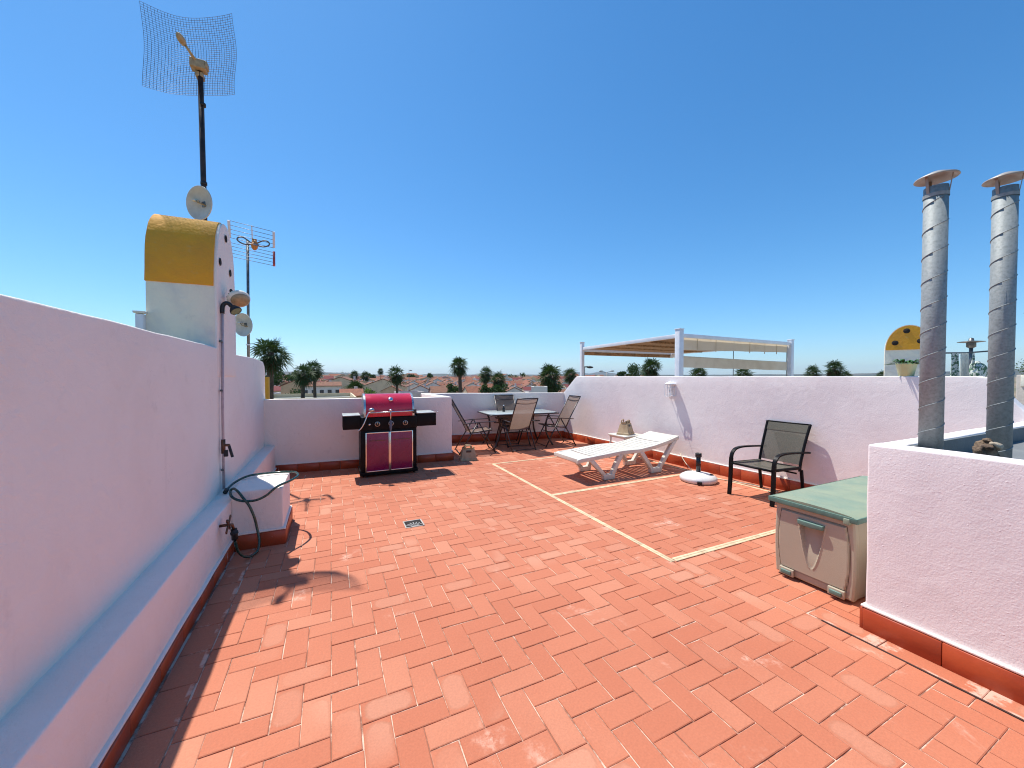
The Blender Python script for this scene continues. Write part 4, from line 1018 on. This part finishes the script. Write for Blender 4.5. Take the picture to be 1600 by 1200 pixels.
hb = empty('house', (8.5, 1.0, 0), label='beige stairhouse wall with a house number at the right edge', cat='house')
MB().box((.15, -.05, .71), (.5, 1.7, 1.62)).build('wall', BEIGEWALL, hb, bevel=.01)
MB().box((-.13, .62, 1.30), (.04, .14, .20)).build('letter_box', OLDWHITE, hb, bevel=.005)
tc = bpy.data.curves.new('n', 'FONT'); tc.body = '13'; tc.size = .15; tc.extrude = .006; tc.offset = .004
to = bpy.data.objects.new('n', tc); COL.objects.link(to); bpy.context.view_layer.update()
tm = bpy.data.meshes.new_from_object(to); bpy.data.objects.remove(to)
tm.materials.clear(); tm.materials.append(simple('dark_red_number_enamel', (.10, .015, .01), .4)); tn = bpy.data.objects.new('house_number', tm); COL.objects.link(tn); tn.parent = hb
tn.location = (-.112, .80 - .05, 1.385); tn.rotation_euler = (radians(90), 0, radians(-90))
MB().box((-.105, .66, 1.44), (.012, .20, .15)).build('number_tile', OLDWHITE, hb, bevel=.003)
pk = tag(empty('shrub', (8.75, 1.75, 1.2)), 'small green shrub showing between the right vent pipe and the beige wall', 'shrub')
m = MB()
for i in range(260):
    p = Vector((R.gauss(0, .06), R.gauss(0, .07), .42 + R.gauss(0, .05))); a = R.uniform(0, 6.28); s_ = .022
    m.add([p, p + Vector((cos(a) * s_, sin(a) * s_, s_ * .6)), p + Vector((cos(a + .8) * s_, sin(a + .8) * s_, -s_ * .2))], [(0, 1, 2)])
m.build('foliage', TREELEAF, pk, fixn=False); MB().tube([(0, 0, 0), (0, 0, .4)], .012).build('stem', BARK, pk)
bk_ = empty('wall_spotlight', (8.45, 1.66, 1.52), label='black spotlight on a bent arm above the beige wall at the right edge', cat='spotlight')
MB().tube(catmull([(0, 0, 0), (-.02, -.02, .1), (-.04, .0, .2)], 4), .012).build('arm', BLACKPL, bk_)
MB().ell((-.06, .0, .19), (.06, .06, .055)).box((-.05, -.05, .11), (.06, .06, .14)).build('head', BLACKPL, bk_)
ya = empty('television_antenna', (9.8, 1.70, 1.0), radians(70), 'television antenna boom entering the picture at the right edge', 'antenna')
MB().tube([(.0, 0, 0), (0, 0, 1.7)], .02).build('mast', TUBEGREY, ya)
MB().bar((0, .5, 1.45), (0, -.5, 1.45), .025, .02).bar((0, .5, 1.49), (0, -.5, 1.49), .012, .012).build('boom', WHITEMET, ya)
for y in (.45, .3, .15): MB().tube([(-.12, y, 1.45), (.12, y, 1.45)], .004, 6).build('director', WIRE, ya)
MB().box((0, .40, 1.52), (.1, .06, .05)).build('end_cap', FADEDRED, ya, bevel=.008)

# ------------------------------------------------------------------ landscape
GZ = -6.6
own = MB().box((2.45, 3.6, -3.60), (7.5, 11.6, 6.5)); tag(own.build('house_below_terrace', BEIGEWALL), 'pale house block directly underneath the roof terrace', 'house')
gm = MB()
rr = [0, 60, 150, 400, 900, 2000, 4500, 9000, 16000, 30000]; na = 72
V = [(0, 0, GZ)]; F = []
for r_ in rr[1:]:
    for j in range(na): V.append((r_ * cos(2 * pi * j / na), r_ * sin(2 * pi * j / na), GZ))
for j in range(na): F.append((0, 1 + j, 1 + (j + 1) % na))
for i in range(len(rr) - 2):
    for j in range(na): F.append((1 + i * na + j, 1 + (i + 1) * na + j, 1 + (i + 1) * na + (j + 1) % na, 1 + i * na + (j + 1) % na))
tag(gm.add(V, F).build('ground', GROUND), kind='structure')

def ridge(name, r0, r1, hts, seed, wide=.25):
    """polar height field; hts = list of (azimuth deg from +Y clockwise, height m)"""
    NA = 420; NR = 14; V = []; F = []
    for i in range(NA + 1):
        az = -40 + 150 * i / NA
        h = 0
        for (a0, h0), (a1, h1) in zip(hts, hts[1:]):
            if a0 <= az <= a1: t = (az - a0) / (a1 - a0); t = t * t * (3 - 2 * t); h = h0 + (h1 - h0) * t
        for k in range(NR + 1):
            q = k / NR; r_ = r0 + (r1 - r0) * q; a = radians(az)
            x, y = r_ * sin(a), r_ * cos(a)
            nz = noise.fractal(Vector((x / 1100 + seed, y / 1100, seed)), 1.0, 2.1, 5)
            z = GZ - 1 + h * (1 + .28 * nz) * sin(pi * min(1, q * 1.02)) ** .8
            V.append((x, y, z))
    for i in range(NA):
        for k in range(NR): F.append((i * (NR + 1) + k, (i + 1) * (NR + 1) + k, (i + 1) * (NR + 1) + k + 1, i * (NR + 1) + k + 1))
    tag(MB().add(V, F, True).build(name, HILL, fixn=False), kind='structure')
ridge('hills', 6500, 10500, [(-40, 90), (-8, 95), (-2, 100), (2, 75), (5, 50), (8, 35), (11, 30), (13, 62), (15, 62), (18, 38), (21, 55), (25, 42), (30, 38), (34, 60), (37, 48), (42, 40), (50, 38), (65, 45), (75, 70), (80, 105), (84, 60), (110, 50)], 3.1)
ridge('distant_hills', 13000, 18500, [(-40, 120), (-4, 130), (6, 70), (20, 75), (32, 80), (35, 165), (36.5, 120), (38, 190), (41, 100), (46, 60), (62, 70), (74, 140), (79, 190), (84, 100), (110, 90)], 9.4)

# ---- palms
def fan_palm(name, cr, H, seed, nf=46, skirt=True, trunk_r=.28, dead=True):
    rr_ = random.Random(seed); r = empty(name, (0, 0, 0))
    lean = Vector((rr_.uniform(-.25, .25), rr_.uniform(-.25, .25), 0))
    n = 14; pts = [lean * (i / n) ** 2 + Vector((0, 0, H * i / n)) for i in range(n + 1)]
    rad = [trunk_r * (1.35 - .55 * min(1, i / n * 3)) * (1 + .06 * rr_.uniform(-1, 1)) for i in range(n + 1)]
    MB().tube(pts, rad, 12).build('trunk', TRUNK, r)
    top = pts[-1]
    def frond(m, az, el, L, droop, wmul=1.0):
        d = Vector((cos(az) * cos(el), sin(az) * cos(el), sin(el))); side0 = Vector((-sin(az), cos(az), 0)); up0 = d.cross(side0) * -1; rl = rr_.uniform(-.95, .95); side = side0 * cos(rl) + up0 * sin(rl); upv = d.cross(side) * -1
        pet = L * .42; a = top + Vector((0, 0, -.1)); b = a + d * pet + Vector((0, 0, -droop * .15 * L))
        m.add([a - side * .02, a + side * .02, b + side * .012, b - side * .012], [(0, 1, 2, 3)])
        nl = 11; fr_ = L * .66
        for k in range(nl):
            t = -1 + 2 * k / (nl - 1); ang = t * radians(88) + rr_.uniform(-.04, .04)
            ld = (d * cos(ang) + side * sin(ang)).normalized(); ll = fr_ * (1 - .15 * abs(t)) * rr_.uniform(.7, 1.25)
            wv = ld.cross(upv).normalized() * .042 * L / 1.9 * wmul * 1.35
            mid = b + ld * ll * .55 + upv * .05 * L * (1 - abs(t)) + Vector((0, 0, -droop * .05 * L))
            tip = b + ld * ll + Vector((0, 0, -(.16 + droop * .32) * ll))
            m.add([b, mid - wv, tip, mid + wv], [(0, 1, 2, 3)])
    m = MB()
    for i in range(nf):
        q = (i + .5) / nf; el = radians(84 - 155 * q ** .95 + rr_.uniform(-10, 10)); az = i * 2.39996 + rr_.uniform(-.2, .2)
        frond(m, az, el, cr * rr_.uniform(.82, 1.06) * (1 - .18 * q), .35 + .6 * q)
    for i in range(22):
        frond(m, i * 2.4 + .7, radians(rr_.uniform(-60, 70)), cr * rr_.uniform(.38, .55), .5, 1.5)
    m.build('crown', PALMLEAF, r, fixn=False)
    if dead:
        m = MB()
        for i in range(34):
            az = i * 2.4 + 1; el = radians(rr_.uniform(-88, -38)); frond(m, az, el, cr * rr_.uniform(.45, .68), .5, 2.0)
        m.build('dead_frond_skirt', DEADLEAF, r, fixn=False)
    return r
PA = fan_palm('fan_palm', 2.1, 10.0, 1, 46, trunk_r=.36); PB = fan_palm('fan_palm', 2.1, 8.4, 2, 40, trunk_r=.33); PC = fan_palm('fan_palm', 2.1, 9.2, 5, 34, trunk_r=.30)
palms = [  # proto, x, y, crown centre z, scale, label
    (PA, -5.87, 47.0, 4.0, 1.12, 'largest fan palm with a thick trunk just past the end of the left wall'),
    (PB, -3.78, 62.6, 1.9, 1.02, 'left fan palm of the close pair beyond the barbecue parapet'),
    (PC, -2.23, 65.2, 2.6, .92, 'right, thinner-trunked fan palm of the close pair beyond the barbecue parapet'),
    (PC, 10.6, 70.2, 1.9, 1.02, 'fan palm rising directly behind the red barbecue lid'),
    (PA, 18.94, 59.7, 3.3, .98, 'tall slender fan palm behind the return wall, left of the dining corner'),
    (PB, 25.28, 65.5, 2.0, .95, 'dark fan palm behind the far-side dining chair'),
    (PC, 26.1, 60.7, 1.0, .95, 'lower paler fan palm touching the dark one behind the dining corner'),
    (PA, 24.93, 41.3, 1.7, .98, 'big bushy fan palm beside the left chamfer of the party wall'),
    (PB, 42.1, 63.1, 1.9, .95, 'fan palm half hidden by the chamfered end of the party wall'),
    (PA, 45.5, 45.0, 3.0, 1.0, 'fan palm framed under the pergola roof'),
    (PB, 60.5, 48.9, 2.0, 1.0, 'fan palm seen below the pergola screen near its middle post'),
    (PC, 67.8, 45.5, 1.9, 1.0, 'fan palm seen below the pergola screen near its centre'),
    (PC, 85.1, 42.9, 2.3, 1.0, 'fan palm just right of the pergola, the lower of two'),
    (PA, 82.8, 38.5, 3.0, 1.0, 'fan palm right of the pergola, the taller of two')]
used = set()
for (p, x, y, zc, s, lb) in palms:
    H_ = {PA.name: 10.0, PB.name: 8.4, PC.name: 9.2}[p.name]
    o = p if p.name not in used else copy_tree(p)
    used.add(p.name)
    hs_ = (zc - GZ) / H_
    o.location = (x, y, GZ - .05); o.scale = (s, s, s); o.rotation_euler = (0, 0, R.uniform(0, 6))
    o.location.z = zc - H_ * s   # trunk foot may run a little under the ground sheet
    tag(o, lb, 'palm tree', 'fan palms around the town')
# bushes / small palms / round trees
def bush_tree(name, loc, r_, h, mat, label, n=900, cat='tree', trunk=.12, group=None, leafs=.16):
    o = empty(name, loc, 0, label, cat, group); m = MB(); rr_ = random.Random(hash(label) % 1000 if False else len(label) * 7 + int(loc[0]))
    cl_ = [Vector((rr_.gauss(0, .42), rr_.gauss(0, .42), rr_.uniform(-.45, .6))) * r_ for _ in range(9)]
    for i in range(n):
        c_ = rr_.choice(cl_); p = c_ + Vector((rr_.gauss(0, 1), rr_.gauss(0, 1), rr_.gauss(0, .8))).normalized() * r_ * .42 * rr_.random() ** .4
        p.z += h; a = Vector((rr_.gauss(0, 1), rr_.gauss(0, 1), rr_.gauss(0, 1))).normalized(); b = a.cross(Vector((rr_.gauss(0, 1), rr_.gauss(0, 1), .3))).normalized(); s_ = leafs * rr_.uniform(.6, 1.3)
        m.add([p - a * s_, p + b * s_ * .6, p + a * s_, p - b * s_ * .6], [(0, 1, 2, 3)])
    m.build('crown', mat, o, fixn=False); MB().tube([(0, 0, 0), (.1 * r_, 0, h * .6), (0, .1 * r_, h)], [trunk, trunk * .8, trunk * .4], 8).build('trunk', TRUNK, o)
    return o
sp_ = fan_palm('low_palm', 2.5, 3.6, 11, 60, dead=False, trunk_r=.3); sp_.location = (4.5, 86.3, -4.6); sp_.scale = (1.0,) * 3; tag(sp_, 'bushy low palm left of the barbecue lid, without visible trunk', 'palm tree')
bush_tree('leafy_tree', (7.2, 82, GZ), 1.9, 4.4, LIMELEAF, 'bright green leafy tree between the low palm and the barbecue palm')
bush_tree('shrub', (22.4, 57.5, GZ), 1.4, 5.6, TREELEAF, 'dark shrub under the dark fan palm behind the dining corner', cat='shrub')
bush_tree('shrub', (25.2, 58, GZ), 1.5, 5.6, TREELEAF, 'dark shrub at the foot of the lower paler fan palm', cat='shrub')
bush_tree('shrub', (24.1, 43, GZ), 1.0, 6.2, TREELEAF, 'shrub beside the white roof box near the party wall chamfer', cat='shrub')
bush_tree('leafy_tree', (25.4, 41.5, GZ), 1.9, 5.9, TREELEAF, 'dark tree filling the foot of the big bushy palm by the chamfer', 1600)
bush_tree('shrub', (19.3, 66, GZ), 1.4, 5.6, TREELEAF, 'dark spiky shrub at the foot of the tall slender palm', cat='shrub')
bush_tree('shrub', (-5.6, 70, GZ), 2.0, 4.3, TREELEAF, 'rounded green shrub right of the largest palm trunk', cat='shrub')
bush_tree('leafy_tree', (64.5, 69.0, GZ), 3.0, 8.6, TREELEAF, 'dark tree mass left of the palm under the pergola', 1800)
bush_tree('conifer', (59.5, 68.0, GZ), 1.0, 8.3, TREELEAF, 'thin dark conifer tip under the pergola roof')
PF = fan_palm('feather_palm', 4.2, 9.0, 21, 40, dead=False, trunk_r=.28)
for i, (x, y, zt, s, lb) in enumerate([(14.3, 280.7, 2.6, 1.0, 'left one of two far round-headed palms above the roofs'), (19.3, 256, 1.8, 1.0, 'second far round-headed palm above the roofs, beside the first'), (35, 315, 5.6, .8, 'far slim palm standing high above the roofs left of the barbecue palm'), (133.4, 58.8, 1.6, .55, 'tiny palm tip right of the pair beyond the pergola'), (143, 54.3, 1.6, .55, 'tiny palm tip against the yellow-gabled chimney')]):
    o = PF if i == 0 else copy_tree(PF); o.location = (x, y, zt - 9.0 * s); o.scale = (s,) * 3; tag(o, lb, 'palm tree', 'far palms on the skyline')
nr = bush_tree('norfolk_pine', (6.8, 284, GZ), 2.0, 6, TREELEAF, 'far pointed pine above the roofs left of the two far palms', 200, leafs=.5)
m = MB()
for k in range(9):
    z = 3.5 + k * 1.0; rad_ = 3.2 * (1 - k / 9.5)
    for j in range(10):
        a = 2 * pi * j / 10 + k; m.add([(0, 0, z), (cos(a - .18) * rad_, sin(a - .18) * rad_, z + .3), (cos(a) * rad_ * 1.1, sin(a) * rad_ * 1.1, z + .1), (cos(a + .18) * rad_, sin(a + .18) * rad_, z + .3)], [(0, 1, 2, 3)])
m.build('branches', TREELEAF, nr, fixn=False)
for i, (x, y, r_, h, lb) in enumerate([(34, 371, 3.5, 7.5, 'small far round tree between the far palms'), (-22, 190, 6, 5.5, 'wide far tree clump right of the largest palm'), (-14, 205, 5, 6.5, 'far tree clump left of the close palm pair'), (-8, 230, 5, 6, 'far trees directly behind the close palm pair'), (62, 330, 5, 6.5, 'far tree clump right of the barbecue palm'), (78, 330, 5, 7.5, 'far tree right of the skyline street lamp'), (150, 310, 6, 6.0, 'far dark tree clump left of the big bushy palm'), (128, 330, 5, 6.0, 'far tree behind the dark fan palm')]):
    bush_tree('far_tree', (x, y, GZ), r_, h, TREELEAF, lb, 500, leafs=.8, trunk=.3)

# ---- houses
def house(name, w_, d_, eave, rise, fac, roofm, ridge_x=True, flat=False, wins=3):
    r = empty(name, (0, 0, 0))
    if flat:
        MB().box((0, 0, eave / 2), (w_, d_, eave)).build('wall', fac, r)
        MB().box((0, 0, eave + .02), (w_ - .5, d_ - .5, .06)).build('roof', roofm, r)
        p = MB()
        for s in (-1, 1): p.box((s * (w_ / 2 - .1), 0, eave + .3), (.22, d_ + .02, .62)); p.box((0, s * (d_ / 2 - .1), eave + .3), (w_ - .42, .22, .60))
        p.build('parapet', fac, r)
    else:
        hw_, hd = w_ / 2, d_ / 2
        if ridge_x:
            poly = [(-hd, 0), (hd, 0), (hd, eave), (0, eave + rise), (-hd, eave)]
            MB().prism(poly, (0, 0, 0), (0, 1, 0), (0, 0, 1), (1, 0, 0), -hw_, hw_).build('wall', fac, r)
            m = MB()
            for s in (-1, 1):
                m.prism([(s * (hd + .35), eave - .35 * rise / hd + .05), (0, eave + rise + .05), (0, eave + rise + .2), (s * (hd + .35), eave - .35 * rise / hd + .2)], (0, 0, 0), (0, 1, 0), (0, 0, 1), (1, 0, 0), -hw_ - .15, hw_ + .15)
        else:
            poly = [(-hw_, 0), (hw_, 0), (hw_, eave), (0, eave + rise), (-hw_, eave)]
            MB().prism(poly, (0, 0, 0), (1, 0, 0), (0, 0, 1), (0, 1, 0), -hd, hd).build('wall', fac, r)
            m = MB()
            for s in (-1, 1):
                m.prism([(s * (hw_ + .35), eave - .35 * rise / hw_ + .05), (0, eave + rise + .05), (0, eave + rise + .2), (s * (hw_ + .35), eave - .35 * rise / hw_ + .2)], (0, 0, 0), (1, 0, 0), (0, 0, 1), (0, 1, 0), -hd - .15, hd + .15)
        rf = m.build('roof', roofm, r)
        MB().box((w_ * .22, d_ * .12, eave + rise * .9), (.55, .55, 1.3)).build('chimney', FACS[2], rf)
    for k in range(wins):
        x = (k - (wins - 1) / 2) * w_ / wins
        MB().box((x, -d_ / 2 - .01, eave - 1.5), (.9, .08, 1.1)).build('window', WINDOWM, r)
    return r
HP = [house('gabled_house', 6.5, 7, 5.0, 1.7, FACS[0], ROOFS[0], True), house('gabled_house', 6.0, 8, 5.2, 1.5, FACS[1], ROOFS[0], False, wins=2),
      house('gabled_house', 7.0, 7, 4.6, 1.3, FACS[3], ROOFS[1], True), house('gabled_house', 6.2, 8, 5.4, 1.5, FACS[2], ROOFS[1], False, wins=2),
      house('flat_roofed_house', 6.8, 7.5, 4.7, 0, FACS[2], ROOFS[2], flat=True), house('gabled_house', 8, 7.5, 4.2, 1.4, FACS[0], ROOFS[2], True)]
usedh = set()
def put_house(i, x, y, rz, z, lb, grp=None, s=1.0):
    p = HP[i]; o = p if p.name not in usedh else copy_tree(p); usedh.add(p.name)
    o.location = (x, y, z); o.rotation_euler = (0, 0, rz); o.scale = (s,) * 3; tag(o, lb, 'house', grp)
    for c in ([] if True else []): pass
    return o
near = [(-1, -2.9, 57.5, 6.3, 8, 5.55), ]
gh = house('flat_roofed_house', 11, 14, 5.0, 0, FACS[0], GREYROOF, flat=True, wins=4); gh.location = (-2.6, 60, GZ - .15); tag(gh, 'low building with a pale grey flat roof close behind the barbecue parapet', 'house')
oh = house('gabled_house', 3.6, 6, 4.7, 1.0, FACS[1], ROOFS[0], True); oh.location = (3.2, 74, GZ); tag(oh, 'house with a bright orange-brown roof right of the close palm pair', 'house')
wh = house('white_house', 9, 7, 5.6, .9, FACS[2], ROOFS[1], True, wins=5); wh.location = (-2.2, 112, GZ); tag(wh, 'white house front with a row of windows behind the close palm pair', 'house')
g1_ = house('gabled_house', 14, 10, 5.2, 2.6, FACS[0], ROOFS[1], False, wins=2); g1_.location = (3.4, 131, GZ); g1_.rotation_euler = (0, 0, -.2); tag(g1_, 'wide cream gable end left of the barbecue palm', 'house')
g2_ = house('gabled_house', 13, 10, 4.8, 2.4, FACS[0], ROOFS[1], False, wins=2); g2_.location = (15.5, 128, GZ); g2_.rotation_euler = (0, 0, -.25); tag(g2_, 'wide cream gable end directly behind the barbecue palm', 'house')
g3_ = house('gabled_house', 9, 9, 5.4, 2.0, FACS[1], ROOFS[1], False, wins=1); g3_.location = (-7.5, 125, GZ); g3_.rotation_euler = (0, 0, -.1); tag(g3_, 'sand-coloured gable end between the largest palm and the close pair', 'house')
wb = house('flat_roofed_house', 1.3, 1.3, 6.75, 0, FACS[2], GREYROOF, flat=True, wins=0); wb.location = (15.8, 28.2, GZ - .1); wb.rotation_euler = (0, 0, -.5); tag(wb, 'white rooftop box with a grey side between the dining corner and the bushy palm', 'house')
oc = MB().box((0, 0, 4.0), (.55, .55, 8.1)).build('wall_pier', OCHRE); oc.location = (-3.95, 29.4, GZ); tag(oc, 'ochre painted pier in front of the largest palm trunk', 'pier')
hr = random.Random(5); lay = []
dist = 94
while dist < 330:
    az = -11.0
    while az < 38:
        a = radians(az + hr.uniform(-.2, .2)); d_ = dist + hr.uniform(-2.5, 2.5); x, y = d_ * sin(a), d_ * cos(a)
        ok = not any((x - px_) ** 2 + (y - py_) ** 2 < q * q for px_, py_, q in ((-2.6, 60, 11), (3.2, 74, 9), (-2.2, 112, 11), (3.4, 131, 14), (15.5, 128, 14), (-7.5, 125, 11), (4.5, 86, 7), (7, 82, 5), (25, 60, 8), (19, 62, 6), (10.6, 70, 5)))
        if ok and hr.random() > .08: lay.append((x, y, dist, az))
        az += math.degrees((6.3 if hr.random() > .25 else 8) / dist)
    dist += 13 if dist < 170 else 20
kinds = ['cream terracotta-roofed house', 'sand-coloured gable with terracotta roof', 'pinkish brown-roofed house', 'white gable with brown roof', 'white flat-topped house', 'broad dark-red-roofed house']
lay = lay[:292]; far0 = min(345, lay[-1][2] + 12)
for (x, y, d_, az) in lay:
    i = hr.choice([0, 1, 1, 3, 3, 4, 4, 2, 5]); rw = 'nearest' if d_ < 125 else ('middle' if d_ < 190 else 'farthest')
    sec = 'left of the barbecue' if az < 5.5 else ('behind the barbecue' if az < 12 else ('beyond the dining corner' if az < 31 else 'beyond the party wall'))
    put_house(i, x, y, -radians(az) * .5 + .12 * hr.choice([-1, 0, 1]), GZ - hr.uniform(0, .9), '%s in the %s town rows %s' % (kinds[i], rw, sec), '%s houses %s, %s' % (rw, sec, kinds[i]), hr.uniform(.80, .96))
# far town as one mass
wallm = MB(); 
def far_town():
    obs = []
    for mi, (mt, nm) in enumerate(((FACS[0], 'w'), (ROOFS[1], 'r'))): pass
    W_ = MB(); Fm = []
    rr_ = random.Random(12)
    V = []; F = []; mid = []
    d_ = far0
    while d_ < 1500:
        az = -16.0
        while az < 44:
            a = radians(az); dd = d_ + rr_.uniform(-9, 9); cx_, cy_ = dd * sin(a), dd * cos(a); w_ = rr_.uniform(7, 13); dp = 9; e = rr_.uniform(4, 6.2) + (rr_.random() < .05) * 3; rz_ = rr_.uniform(-.5, .5); rise = rr_.uniform(1.2, 2.4)
            c_, s_ = cos(rz_), sin(rz_)
            def P_(x, y, z): return (cx_ + x * c_ - y * s_, cy_ + x * s_ + y * c_, GZ + z)
            o = len(V); h_ = w_ / 2; g_ = dp / 2; gab = rr_.random() < .4
            V += [P_(-h_, -g_, 0), P_(h_, -g_, 0), P_(h_, g_, 0), P_(-h_, g_, 0), P_(-h_, -g_, e), P_(h_, -g_, e), P_(h_, g_, e), P_(-h_, g_, e)]
            if gab: V += [P_(0, -g_, e + rise), P_(0, g_, e + rise)]; fs = [(0, 1, 5, 8, 4), (2, 3, 7, 9, 6), (1, 2, 6, 5), (3, 0, 4, 7)]; rf = [(4, 8, 9, 7), (8, 5, 6, 9)]
            else: V += [P_(-h_, 0, e + rise), P_(h_, 0, e + rise)]; fs = [(0, 1, 5, 4), (2, 3, 7, 6), (1, 2, 6, 9, 5), (3, 0, 4, 8, 7)]; rf = [(4, 5, 9, 8), (8, 9, 6, 7)]
            wm = rr_.choice([0, 0, 1, 2, 3]); rm = rr_.choice([4, 4, 5, 6])
            for f in fs: F.append(tuple(o + i for i in f)); mid.append(wm)
            for f in rf: F.append(tuple(o + i for i in f)); mid.append(rm)
            az += math.degrees(rr_.uniform(8, 13) / d_)
        d_ *= 1.06
    me = bpy.data.meshes.new('distant_town'); me.from_pydata(V, [], F)
    for mt in FACS + ROOFS: me.materials.append(mt)
    me.polygons.foreach_set('material_index', mid)
    o = bpy.data.objects.new('distant_town', me); COL.objects.link(o); tag(o, kind='stuff')
far_town()

def lamp_post(loc, h, kind, label):
    o = empty('street_lamp', loc, radians(-40), label, 'street lamp', None)
    MB().tube([(0, 0, 0), (0, 0, h)], [.09, .05], 8).build('pole', TUBEGREY, o)
    if kind == 1: MB().bar((0, 0, h), (.55, 0, h + .05), .12, .1).ell((.5, 0, h - .03), (.3, .14, .10)).build('lamp_head', BLACKPL, o)
    else:
        for s in (-1, 1): MB().bar((0, 0, h), (s * .7, 0, h + .2), .05, .05).ell((s * .85, 0, h + .22), (.35, .16, .1)).build('lamp_head', TUBEGREY, o)
lamp_post((20.9, 28.9, GZ), 8.95, 1, 'dark single-headed street lamp beside the left post of the pergola')
lamp_post((38.9, 48.0, GZ), 8.7, 2, 'double-headed street lamp seen low under the pergola roof')
lamp_post((16.5, 91.8, GZ), 9.5, 1, 'thin street lamp just right of the barbecue palm')

# ---- air
hz = MB().box((2000, 7000, 190), (34000, 36000, 400)); o = hz.build('haze', WHITE); o.data.materials.clear()
hm_ = bpy.data.materials.new('haze_air'); hm_.use_nodes = True; t_ = hm_.node_tree; t_.nodes.remove(t_.nodes['Principled BSDF'])
pv = t_.nodes.new('ShaderNodeVolumePrincipled'); pv.inputs['Density'].default_value = 2.8e-5; pv.inputs['Color'].default_value = (.66, .82, 1, 1); pv.inputs['Anisotropy'].default_value = .2
t_.links.new(pv.outputs[0], t_.nodes['Material Output'].inputs['Volume']); o.data.materials.append(hm_); tag(o, kind='stuff')
